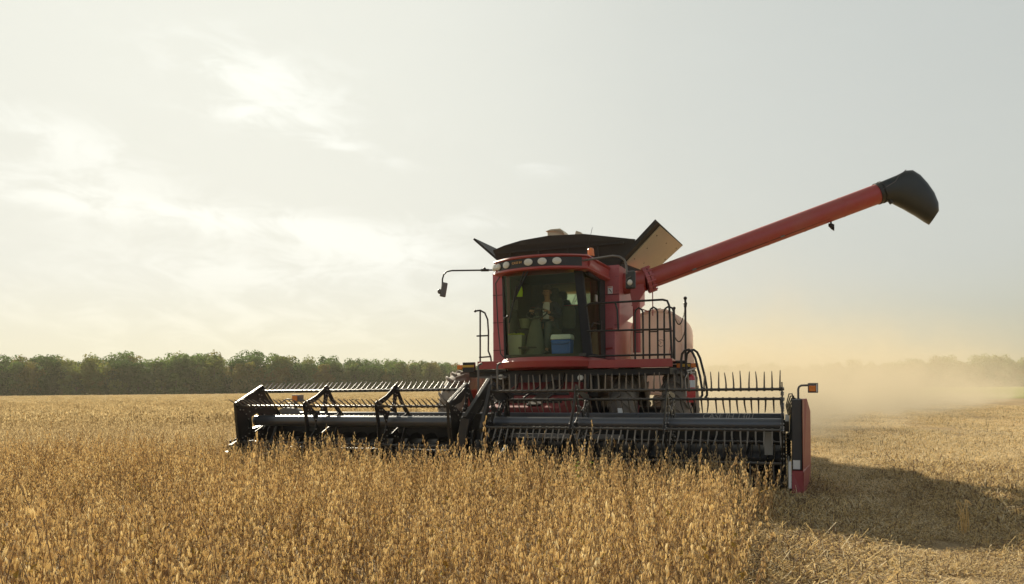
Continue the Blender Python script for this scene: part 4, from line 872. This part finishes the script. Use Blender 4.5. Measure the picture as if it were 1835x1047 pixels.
# --- side tank behind the platform
ft = MB()
def rrect(v, sx0, sx1, z0, z1, r, n=6):
    P = []
    for cx, cz, a0 in ((sx1 - r, z1 - r, 0), (sx0 + r, z1 - r, 90), (sx0 + .1, z0 + .1, 180), (sx1 - .1, z0 + .1, 270)):
        q_ = r if a0 < 180 else 0.1
        P += [Vector((cx + q_ * math.cos(R(a0 + 90 * k / n)), v, cz + q_ * math.sin(R(a0 + 90 * k / n)))) for k in range(n + 1)]
    return P
ft.loft([rrect(5.28, 1.46, 2.52, 1.35, 3.08, 0.42), rrect(5.22, 1.44, 2.54, 1.32, 3.12, 0.45), rrect(5.26, 1.42, 2.57, 1.30, 3.16, 0.48), rrect(6.9, 1.42, 2.57, 1.30, 3.16, 0.48)])
fto = ft.build('side_tank', M['poly'], combine)
q = MB(); q.prism([(2.45, 5.3, 1.25), (2.62, 5.3, 1.25), (2.62, 5.3, 2.0), (2.52, 5.3, 2.5)], (0, 1.5, 0)); q.disc((2.05, 5.8, 3.15), (0, 0, 1), 0.09, 0.06, 16); q.tube([(1.55, 5.24, 2.9), (1.75, 5.2, 3.12), (2.1, 5.2, 3.17)], 0.012, 6); q.build('tank_fitting', M['poly'], fto, 0.01)
q = MB(); q.tube([(2.09 + 0.06 * math.cos(t) * (1 + .3 * math.sin(t)), 5.212, 2.42 + 0.075 * math.sin(t)) for t in [0.4 + 5.2 * k / 20 for k in range(21)]], 0.006, 5); q.tube([(2.06, 5.212, 2.46), (2.10, 5.212, 2.44), (2.07, 5.212, 2.40)], 0.005, 5); q.build('emblem', M['grey'], fto)
q = MB(); q.tube([(1.96, 5.0, 3.0), (1.96, 5.0, 3.75)], 0.012, 6); q.tube([(1.5, 5.0, 3.25), (1.9, 5.0, 3.08)], 0.014, 6); q.tube([(2.26, 5.19, 3.1), (2.33, 5.19, 2.7), (2.28, 5.19, 2.2), (2.36, 5.19, 1.9)], 0.008, 5); q.build('cable', M['red_dusty_sheen'], fto)

# --- unloading auger
A0, A1 = Vector((1.93, 4.6, 3.715)), Vector((6.41, 6.0, 5.395)); ad = (A1 - A0).normalized()
au = MB(); au.tube([A0, A0 + ad * 1.0, A0 + ad * 3.2, A1], 0.205, 28)
for d in (0.55, 1.45, 2.55, 3.35, 4.2): au.tube([A0 + ad * d, A0 + ad * (d + 0.02)], 0.2085, 28)
auo = au.build('unloading_auger', M['red'], combine)
lowv = Vector((0, -0.14, -0.165)); q = MB(); q.tube([A0 + ad * 0.2 + lowv, A0 + ad * 2.0 + lowv * 1.02, A0 + ad * 3.95 + lowv], 0.011, 6); q.build('cable', M['matte'], auo)
for d in (1.0, 2.9): q = MB(); q.beam(A0 + ad * d + lowv * 1.04, A0 + ad * (d + 0.08) + lowv * 1.04, 0.05, 0.03); q.build('clamp', M['grey'], auo)
q = MB(); q.tube([A0 - ad * 0.05, A0 + ad * 0.02], 0.27, 20); q.tube([A0 + ad * 0.04, A0 + ad * 0.09], 0.26, 20)
for k in range(14):
    t = 2 * math.pi * k / 14; x_ = ad.orthogonal().normalized(); y_ = ad.cross(x_); c = A0 + (x_ * math.cos(t) + y_ * math.sin(t)) * 0.262 - ad * 0.06; q.tube([c, c + ad * 0.18], 0.018, 6)
q.build('flange', M['red_dusty_sheen'], auo)
q = MB(); q.loft([[A0 + Vector((-0.02 + dx * .3, 0.22 * math.cos(t), 0.23 * math.sin(t) - dz)) for t in [2 * math.pi * k / 16 for k in range(16)]] for dx, dz in ((0, 0), (-0.5, 0.02), (-1.6, 0.05))])
q.prism([(1.64, 4.4, 3.9), (1.86, 4.4, 3.72), (1.90, 4.4, 3.45), (1.80, 4.4, 3.30), (1.72, 4.4, 3.05), (1.66, 4.4, 3.1), (1.60, 4.4, 3.4)], (0, 0.06, 0)); q.tube([(1.70, 4.55, 3.5), (1.70, 4.55, 2.2)], 0.08, 10); q.build('elbow', M['red'], auo, 0.004)
q = MB(); q.tube([A1 - ad * 0.03, A1 + ad * 0.03], 0.222, 28); q.tube([A1 + ad * 0.06, A1 + ad * 0.09], 0.228, 28); q.build('collar', M['black'], auo)
sp = MB(); secs = [((6.385, 5.600), (6.48, 5.235), 0.20), ((6.76, 5.747), (6.622, 5.235), 0.22), ((6.93, 5.835), (6.76, 5.155), 0.235), ((7.06, 5.842), (6.90, 5.075), 0.24), ((7.20, 5.74), (7.0, 5.01), 0.245), ((7.34, 5.565), (7.11, 4.944), 0.245), ((7.46, 5.37), (7.20, 4.88), 0.24), ((7.535, 5.16), (7.28, 4.82), 0.235), ((7.542, 5.0), (7.385, 4.75), 0.22)]
rings = []
for (tu, tz), (bu, bz), w in secs:
    c = Vector(((tu + bu) / 2, 0, (tz + bz) / 2)); h = Vector(((tu - bu) / 2, 0, (tz - bz) / 2)); vv = 6.0 + (c.x - 6.41) * 0.312
    rings.append([Vector((c.x, vv + w * math.copysign(abs(math.cos(t)) ** 0.75, math.cos(t)), c.z)) + h * math.copysign(abs(math.sin(t)) ** 0.75, math.sin(t)) for t in [2 * math.pi * k / 24 for k in range(24)]])
sp.loft(rings, cap0=True, cap1=False); spo = sp.build('spout', M['rubber'], auo)
so_ = spo.modifiers.new('thick', 'SOLIDIFY'); so_.thickness = 0.02; so_.offset = -1
q = MB(); q.tube([rings[0][12] + Vector((0.02, -.008, 0)), rings[1][11] + Vector((0, -.008, 0)), rings[1][9] + Vector((0.03, -.012, 0)), rings[2][7] + Vector((0, -.01, 0.01))], 0.007, 5); q.build('seam', M['grey'], spo)
q = MB(); q.tube([(6.62, 6.0, 5.24), (6.66, 6.0, 5.17)], 0.04, 8); q.build('bolt', M['black'], spo)
b_ = A0 + ad * 3.98 - Vector((0, 0, 0.2)); q = MB(); q.tube([b_ + Vector((0, 0, .02)), b_ - Vector((0, 0, 0.08))], 0.02, 6); q.loft([[b_ + Vector((0.01 + d, w * math.cos(t), -0.11 - .6 * d + w * math.sin(t))) for t in [2 * math.pi * k / 12 for k in range(12)]] for d, w in ((-0.06, 0.03), (0.0, 0.065), (0.05, 0.07))]); q.build('work_lamp', M['black'], auo)

# --- mirrors, beacon, aerial
q = MB(); q.tube([(-0.66, 2.55, 3.79), (-1.50, 2.32, 3.80), (-1.60, 2.3, 3.785), (-1.67, 2.3, 3.73), (-1.70, 2.3, 3.64), (-1.705, 2.3, 3.50)], 0.016, 8); q.tube([(-0.95, 2.48, 3.795), (-0.80, 2.52, 3.792)], 0.026, 8); q.ball((-0.88, 2.5, 3.82), 0.03, 8, 6)
mo = q.build('mirror', M['black'], combine); q = MB(); q.box((-1.685, 2.32, 3.435), (0.115, 0.07, 0.285), Euler((0, R(10), R(40)))); q.ball((-1.76, 2.29, 3.40), (0.045, 0.04, 0.05), 10, 8); q.build('housing', M['grey'], mo, 0.015)
q = MB(); q.tube([(0.98, 2.50, 3.80), (1.12, 2.45, 3.83), (1.72, 2.3, 3.845), (1.84, 2.3, 3.825), (1.93, 2.3, 3.76), (1.965, 2.3, 3.66), (1.97, 2.3, 3.5)], 0.020, 8)
mo = q.build('mirror', M['grey'], combine); q = MB(); q.box((2.035, 2.32, 3.395), (0.185, 0.07, 0.325), Euler((0, 0, R(-6)))); ho = q.build('housing', M['rubber'], mo, 0.03)
q = MB(); q.ball((2.03, 2.275, 3.345), (0.048, 0.03, 0.055), 12, 8); q.build('spot_lamp', M['lamp'], ho); q = MB(); q.tube([(1.99, 2.27, 3.33), (1.96, 2.27, 3.36), (1.98, 2.27, 3.42), (2.05, 2.27, 3.45)], 0.008, 5); q.build('cable', M['grey'], ho)
q = MB(); q.tube([(1.08, 3.2, 3.93), (1.08, 3.2, 4.0), (1.08, 3.2, 4.045)], [0.03, 0.025, 0.05], 10); bo = q.build('beacon', M['black'], combine)
q = MB(); q.loft([[(1.08 + w * math.cos(a), 3.2 + w * math.sin(a), z) for a in [2 * math.pi * k / 16 for k in range(16)]] for z, w in ((4.04, 0.072), (4.06, 0.07), (4.15, 0.063), (4.18, 0.055), (4.20, 0.03))]); q.build('beacon_lens', M['amber'], bo)
q = MB(); q.tube([(0.95, 3.2, 3.92), (1.03, 3.2, 4.26), (1.115, 3.2, 4.60)], [0.009, 0.006, 0.004], 5); q.build('aerial', M['black'], combine)

# parts and sub-parts only: nothing deeper than thing > part > sub-part
bpy.data.objects['cab_roof'].parent = combine; bpy.data.objects['door'].parent = combine
def depth(o): return 0 if o.parent is None else 1 + depth(o.parent)
for o_ in list(combine.children_recursive):
    while depth(o_) > 2: o_.parent = o_.parent.parent

# ------------------------------------------------------------------ things inside the cab, standing on its floor (cab floor is 2.12 m up)
def in_cab(name, u, v, z, label, cat):
    w = loc2w(u, v, z); return tag(empty(name, tuple(w), -PSI), label, cat)
co = in_cab('cooler', 0.635, 2.70, 2.12, 'blue picnic cooler with a pale lid behind the cab windshield', 'cooler')
q = MB(); q.loft([[(sx * k, sy * k, z) for sx, sy in ((-.195, -.125), (.195, -.125), (.195, .125), (-.195, .125))] for z, k in ((0.0, 0.93), (0.27, 1.0))], smooth=False); q.build('body', mat('cooler_blue', (0.04, 0.14, 0.55), 0.4), co, 0.02)
q = MB(); q.loft([[(sx * k, sy * k, z) for sx, sy in ((-.2, -.13), (.2, -.13), (.2, .13), (-.2, .13))] for z, k in ((0.275, 1.0), (0.32, 1.0), (0.37, 0.92))], smooth=False); q.build('lid', mat('cooler_lid', (0.78, 0.86, 0.84), 0.4), co, 0.012)
q = MB(); q.tube([(-.205, -.10, 0.25), (-.16, -.145, 0.19), (0.05, -.15, 0.18), (.16, -.145, 0.20), (.205, -.10, 0.25)], 0.008, 6); q.build('handle', mat('cooler_handle', (0.04, 0.09, 0.28), 0.4), co)
bn = in_cab('storage_bin', -0.33, 2.80, 2.12, 'pale bin with a yellow green rim at the left inside the cab', 'bin')
q = MB(); q.loft([[(sx * k, sy * k, z) for sx, sy in ((-.15, -.12), (.15, -.12), (.15, .12), (-.15, .12))] for z, k in ((0.0, 0.88), (0.40, 1.0))], smooth=False); q.build('body', mat('bin_pale', (0.50, 0.55, 0.42), 0.5), bn, 0.015)
q = MB()
for i in range(9): q.ball((-0.13 + 0.033 * i, -0.06 + .03 * (i % 3), 0.41 + 0.012 * (i % 2)), (0.03, 0.05, 0.022), 8, 5)
q.build('contents', mat('yellow_green_cloth', (0.62, 0.70, 0.06), 0.6), bn)
tb_ = in_cab('plastic_tub', -0.22, 3.0, 2.665, 'grey green tub standing on the console left of the driver', 'tub')
q = MB(); q.loft([[(w * math.cos(a), w * math.sin(a), z) for a in [2 * math.pi * k / 18 for k in range(18)]] for z, w in ((0.0, 0.10), (0.16, 0.13), (0.17, 0.138), (0.185, 0.138), (0.185, 0.12), (0.03, 0.09))]); q.build('bowl', mat('tub_green', (0.22, 0.25, 0.16), 0.5), tb_)
bt = in_cab('bottle', -0.10, 3.28, 2.665, 'small orange bottle with a round cap beside the driver', 'bottle')
q = MB(); q.loft([[(w * math.cos(a), w * math.sin(a), z) for a in [2 * math.pi * k / 14 for k in range(14)]] for z, w in ((0.0, 0.035), (0.1, 0.04), (0.20, 0.036), (0.24, 0.018), (0.27, 0.016))]); q.build('body', mat('bottle_orange', (0.62, 0.16, 0.03), 0.35), bt)
q = MB(); q.ball((0, 0, 0.295), 0.032, 10, 8); q.build('cap', mat('bottle_cap', (0.25, 0.14, 0.05), 0.4), bt)
hv = in_cab('safety_vest', -0.30, 2.92, 3.38, 'bright yellow green vest hanging in the upper left of the cab', 'vest')
q = MB(); q.loft([[(sx * w + 0.01 * math.sin(9 * z), 0.02 * math.sin(5 * sx + 20 * z) + sy, z) for sx, sy in ((-1, 0), (-.3, -.03), (.4, -.02), (1, 0), (.4, .02), (-.3, .015))] for z, w in ((-0.09, 0.06), (0.0, 0.065), (0.07, 0.045), (0.12, 0.02))]); q.build('cloth', mat('hi_vis', (0.55, 0.85, 0.05), 0.6), hv)

# ------------------------------------------------------------------ the driver
def skin_mesh(name, joints, bones, m, parent, sub=2):
    me = bpy.data.meshes.new(name); me.from_pydata([j[0] for j in joints], bones, []); o = bpy.data.objects.new(name, me); scene.collection.objects.link(o)
    sk = o.modifiers.new('skin', 'SKIN'); sk.use_smooth_shade = True
    for d, j in zip(me.skin_vertices[0].data, joints): d.radius = j[1] if isinstance(j[1], tuple) else (j[1], j[1]); d.use_root = False
    me.skin_vertices[0].data[0].use_root = True
    if sub: s_ = o.modifiers.new('sub', 'SUBSURF'); s_.levels = sub; s_.render_levels = sub
    me2 = bpy.data.meshes.new_from_object(o.evaluated_get(bpy.context.evaluated_depsgraph_get())); bpy.data.objects.remove(o); bpy.data.meshes.remove(me)
    me2.materials.clear(); me2.materials.append(m); o = bpy.data.objects.new(name, me2); scene.collection.objects.link(o); o.parent = parent; return o
M['skin'] = mat('skin', (0.48, 0.28, 0.18), 0.55); M['jacket'] = mat('dark_jacket', (0.07, 0.065, 0.075), 0.85); M['shirt'] = mat('white_shirt', (0.85, 0.83, 0.78), 0.8); M['jeans'] = mat('grey_trousers', (0.10, 0.11, 0.10), 0.85); M['cap_c'] = mat('cap_cloth', (0.10, 0.085, 0.06), 0.8)
dw = loc2w(0.10, 3.42, 2.67); person = tag(empty('person', tuple(dw), -PSI), 'person driving in a cap, white shirt and open dark jacket, hands on the wheel', 'person')
J = [((0, 0.02, 0.06), (0.16, 0.12)), ((0, 0.06, 0.22), (0.145, 0.105)), ((0, 0.06, 0.40), (0.165, 0.11)), ((0, 0.05, 0.50), (0.12, 0.085)), ((0, 0.03, 0.58), 0.055), ((0, 0.01, 0.64), 0.058),
     ((0, -0.005, 0.72), (0.078, 0.088)), ((0, 0.0, 0.80), (0.080, 0.092)), ((0, 0.01, 0.86), (0.06, 0.07)),
     ((-0.19, 0.05, 0.47), 0.062), ((-0.26, -0.06, 0.24), 0.050), ((-0.18, -0.40, 0.31), 0.036), ((-0.165, -0.46, 0.33), 0.034),
     ((0.19, 0.05, 0.47), 0.062), ((0.27, -0.06, 0.24), 0.050), ((0.15, -0.40, 0.30), 0.036), ((0.14, -0.46, 0.32), 0.034),
     ((-0.11, -0.08, 0.05), 0.088), ((-0.15, -0.46, 0.05), 0.066), ((-0.14, -0.56, -0.30), 0.048), ((-0.14, -0.60, -0.47), 0.042), ((-0.15, -0.72, -0.50), 0.040),
     ((0.11, -0.08, 0.05), 0.088), ((0.17, -0.46, 0.05), 0.066), ((0.17, -0.56, -0.30), 0.048), ((0.17, -0.60, -0.47), 0.042), ((0.18, -0.72, -0.50), 0.040)]
B_ = [(0, 1), (1, 2), (2, 3), (3, 4), (4, 5), (5, 6), (6, 7), (7, 8), (3, 9), (9, 10), (10, 11), (11, 12), (3, 13), (13, 14), (14, 15), (15, 16), (0, 17), (17, 18), (18, 19), (19, 20), (20, 21), (0, 22), (22, 23), (23, 24), (24, 25), (25, 26)]
for s_, b0 in ((-1, 12), (1, 16)):               # fingers curling over the wheel rim, thumb off the side
    h_ = Vector(J[b0][0])
    for k, ln in enumerate((0.040, 0.045, 0.042, 0.033)):
        f0 = h_ + Vector((s_ * (0.022 - 0.015 * k), -0.045, 0.012)); i0 = len(J)
        J += [(tuple(f0), 0.0085), (tuple(f0 + Vector((0, -ln * 0.8, 0.0))), 0.008), (tuple(f0 + Vector((0, -ln * 0.9, -ln * 0.9))), 0.0065)]
        B_ += [(b0, i0), (i0, i0 + 1), (i0 + 1, i0 + 2)]
    i0 = len(J); t0 = h_ + Vector((-s_ * 0.036, -0.015, 0.008)); J += [(tuple(t0), 0.010), (tuple(t0 + Vector((-s_ * 0.012, -0.035, -0.004))), 0.0085)]; B_ += [(b0, i0), (i0, i0 + 1)]
body = skin_mesh('body', J, B_, M['skin'], person)
f_ = MB(); f_.ball((0, -0.103, 0.715), (0.014, 0.022, 0.026), 8, 6)
for s_ in (-1, 1): f_.ball((s_ * 0.083, 0.01, 0.735), (0.012, 0.022, 0.032), 8, 6)
bm_ = bmesh.new(); bm_.from_mesh(body.data); bm_.from_mesh(f_.mesh('nose_ears', M['skin'])); bm_.to_mesh(body.data); bm_.free()
for s_ in (-1, 1): q = MB(); q.ball((s_ * 0.032, -0.083, 0.75), (0.013, 0.008, 0.007), 8, 6); q.build('eye', M['dark_in'], person)
q = MB(); q.ball((0, -0.088, 0.668), (0.026, 0.008, 0.006), 8, 6); q.build('mouth', mat('lips', (0.22, 0.08, 0.06), 0.5), person)
JJ = [((0, 0.03, 0.02), (0.175, 0.135)), ((0, 0.07, 0.22), (0.165, 0.118)), ((0, 0.07, 0.40), (0.185, 0.122)), ((0, 0.06, 0.50), (0.135, 0.09)), ((-0.19, 0.05, 0.475), 0.078), ((-0.26, -0.06, 0.24), 0.066), ((-0.19, -0.34, 0.30), 0.052), ((-0.182, -0.385, 0.305), 0.048), ((0.19, 0.05, 0.475), 0.078), ((0.27, -0.06, 0.24), 0.066), ((0.16, -0.34, 0.29), 0.052), ((0.152, -0.385, 0.297), 0.048)]
skin_mesh('jacket', JJ, [(0, 1), (1, 2), (2, 3), (3, 4), (4, 5), (5, 6), (6, 7), (3, 8), (8, 9), (9, 10), (10, 11)], M['jacket'], person)
q = MB(); q.loft([[(x * w, y, z) for x, y in ((-1, yy), (-.4, yy - .03), (.4, yy - .03), (1, yy), (.5, yy + .06), (-.5, yy + .06))] for z, w, yy in ((0.08, 0.05, -0.11), (0.22, 0.062, -0.075), (0.40, 0.075, -0.072), (0.50, 0.07, -0.04), (0.545, 0.055, -0.02))]); q.build('shirt', M['shirt'], person)
TT = [((0, 0.02, 0.03), (0.175, 0.135)), ((-0.11, -0.08, 0.055), 0.100), ((-0.15, -0.46, 0.055), 0.080), ((-0.14, -0.56, -0.30), 0.066), ((-0.14, -0.59, -0.44), 0.062), ((0.11, -0.08, 0.055), 0.100), ((0.17, -0.46, 0.055), 0.080), ((0.17, -0.56, -0.30), 0.066), ((0.17, -0.59, -0.44), 0.062)]
skin_mesh('trousers', TT, [(0, 1), (1, 2), (2, 3), (3, 4), (0, 5), (5, 6), (6, 7), (7, 8)], M['jeans'], person)
q = MB()
for s_ in (-0.145, 0.175): q.loft([[(s_ + w * math.cos(a), y + 0.0, -0.505 + h * math.sin(a)) for a in [2 * math.pi * k / 12 for k in range(12)]] for y, w, h in ((-0.54, 0.035, 0.035), (-0.58, 0.048, 0.05), (-0.70, 0.05, 0.042), (-0.80, 0.042, 0.025))])
q.build('boots', M['dark_in'], person)
q = MB(); q.loft([[(w * math.cos(a), 0.005 + w * 1.12 * math.sin(a), z) for a in [2 * math.pi * k / 18 for k in range(18)]] for z, w in ((0.785, 0.094), (0.83, 0.092), (0.88, 0.07), (0.90, 0.03))]); q.prism([(-0.07, -0.09, 0.79), (-0.05, -0.16, 0.78), (0, -0.185, 0.778), (0.05, -0.16, 0.78), (0.07, -0.09, 0.79)], (0, 0, 0.008)); q.build('cap', M['cap_c'], person)

# ------------------------------------------------------------------ a green weed and a tuft of long straw
M['weed'] = plant_mat('weed_leaf', [(0.10, 0.14, 0.02), (0.20, 0.24, 0.03), (0.34, 0.34, 0.05)], 0.5)
wd = MB(); r = random.Random(5)
for k in range(5):
    p = Vector((0, 0, 0)); d = Vector((r.gauss(0, .18), r.gauss(0, .18), 1)).normalized(); pts = [p.copy()]
    for i in range(9):
        p = p + d * 0.065; pts.append(p.copy())
        for j in range(3):
            a = r.uniform(0, 6.28); o_ = Vector((math.cos(a), math.sin(a), r.uniform(-.2, .5))); s_ = o_.cross(Vector((0, 0, 1))).normalized(); L_ = r.uniform(0.035, 0.06)
            if i > 3: wd.add([p, p + o_ * L_ * .5 + s_ * L_ * .32, p + o_ * L_, p + o_ * L_ * .5 - s_ * L_ * .32], [(0, 1, 2, 3)])
    wd.tube(pts, [0.004 - 0.0003 * i for i in range(10)], 4)
wo = wd.build('weed', M['weed'], None, fix=False); W_ = loc2w(2.40, -2.25); wo.location = (W_.x, W_.y, 0); wo.scale = (1, 1, 1)
tag(wo, 'green leafy weed growing among the dry soybeans in front of the reel', 'weed')
tf = MB(); r = random.Random(9)
for k in range(9):
    a = r.uniform(0, 6.28); b = Vector((r.gauss(0, .03), r.gauss(0, .03), 0)); t_ = b + Vector((r.gauss(-0.05, .10), r.gauss(0, .06), r.uniform(0.12, 0.34))); tf.tube([b, b.lerp(t_, .5) + Vector((r.gauss(0, .02), 0, .02)), t_, t_ + Vector((0.05, 0, -.05))], [0.006, 0.005, 0.004, 0.002], 4)
to = tf.build('straw_tuft', M['straw'], None, fix=False); to.location = (4.45, 7.15, 0); tag(to, 'tuft of long pale straw sticking up from the shaded stubble', 'straw tuft')
# ------------------------------------------------------------------ air: even haze, and the dust the combine throws up
def vol_mat(name, col, dens, aniso):
    m = bpy.data.materials.new(name); m.use_nodes = True; nt = m.node_tree; nt.nodes.clear()
    o = nt.nodes.new('ShaderNodeOutputMaterial'); p = nt.nodes.new('ShaderNodeVolumePrincipled')
    p.inputs['Color'].default_value = col + (1,); p.inputs['Density'].default_value = dens; p.inputs['Anisotropy'].default_value = aniso
    nt.links.new(p.outputs[0], o.inputs['Volume']); return m, p
hz = MB(); hz.lim((-700, -30, -1.0), (700, 620, 24.0)); hm, _ = vol_mat('haze', (0.95, 0.88, 0.70), 0.00016, 0.3)
tag(hz.build('haze', hm), kind='stuff')

def dust_mat():
    m, p = vol_mat('dust', (0.90, 0.76, 0.53), 0.05, 0.12); nt = m.node_tree; N = nt.nodes.new; L = nt.links.new
    g = N('ShaderNodeNewGeometry'); sep = N('ShaderNodeSeparateXYZ'); L(g.outputs['Position'], sep.inputs[0]); X, Y, Z = sep.outputs
    def ma(op, a, b, clamp=False):
        n = N('ShaderNodeMath'); n.operation = op; n.use_clamp = clamp
        for i, x in enumerate((a, b)):
            if isinstance(x, (int, float)): n.inputs[i].default_value = x
            else: L(x, n.inputs[i])
        return n.outputs[0]
    def sm(x, a, b, c=0.0, d=1.0):
        n = N('ShaderNodeMapRange'); n.interpolation_type = 'SMOOTHSTEP'; L(x, n.inputs[0])
        for i, q in enumerate((a, b, c, d)): n.inputs[i + 1].default_value = q
        return n.outputs[0]
    nz = N('ShaderNodeTexNoise'); nz.inputs['Scale'].default_value = 0.30; nz.inputs['Detail'].default_value = 5; nz.inputs['Roughness'].default_value = 0.6; nz.inputs['Distortion'].default_value = 0.8; L(g.outputs['Position'], nz.inputs['Vector'])
    wob = ma('MULTIPLY', ma('SUBTRACT', nz.outputs[0], 0.5), 14.0)
    front = sm(ma('ADD', ma('SUBTRACT', Y, ma('MULTIPLY', X, 1.2)), wob), 8.5, 15.0)      # trails off behind the machine, drifting downwind
    left = sm(ma('SUBTRACT', X, ma('MULTIPLY', Y, 0.06)), -0.5, 3.0)
    high = ma('POWER', 2.718, ma('MULTIPLY', ma('DIVIDE', Z, ma('ADD', 0.8, ma('MULTIPLY', Y, 0.018))), -1.0))
    far = ma('POWER', 2.718, ma('MULTIPLY', ma('SUBTRACT', Y, 18.0), -1 / 24.0))
    clump = sm(nz.outputs[0], 0.38, 0.62, 0.10, 2.0)
    edge = ma('MULTIPLY', sm(Y, 17.0, 19.5), ma('MULTIPLY', sm(Y, 82.0, 95.0, 1.0, 0.0), sm(Z, 5.0, 9.5, 1.0, 0.0)))
    d = ma('MULTIPLY', ma('MULTIPLY', front, left), ma('MULTIPLY', ma('MULTIPLY', high, far), ma('MULTIPLY', clump, edge)))
    L(ma('MULTIPLY', d, 0.48), p.inputs['Density']); return m
du = MB(); du.prism([(-1, 16.8, -0.3), (8, 16.8, -0.3), (74, 96, -0.3), (-1, 96, -0.3)], (0, 0, 10)); tag(du.build('dust', dust_mat()), 'tan dust cloud drifting off behind the combine', 'dust', kind='stuff')

dr_m, _ = vol_mat('drifting_dust', (0.90, 0.78, 0.52), 0.0015, 0.3)
du = MB(); du.prism([(12, 125, -0.2), (300, 100, -0.2), (420, 320, -0.2), (60, 345, -0.2)], (0, 0, 15.0)); tag(du.build('drifting_dust', dr_m), 'thin dust veil lying in front of the right wood', 'dust', kind='stuff')
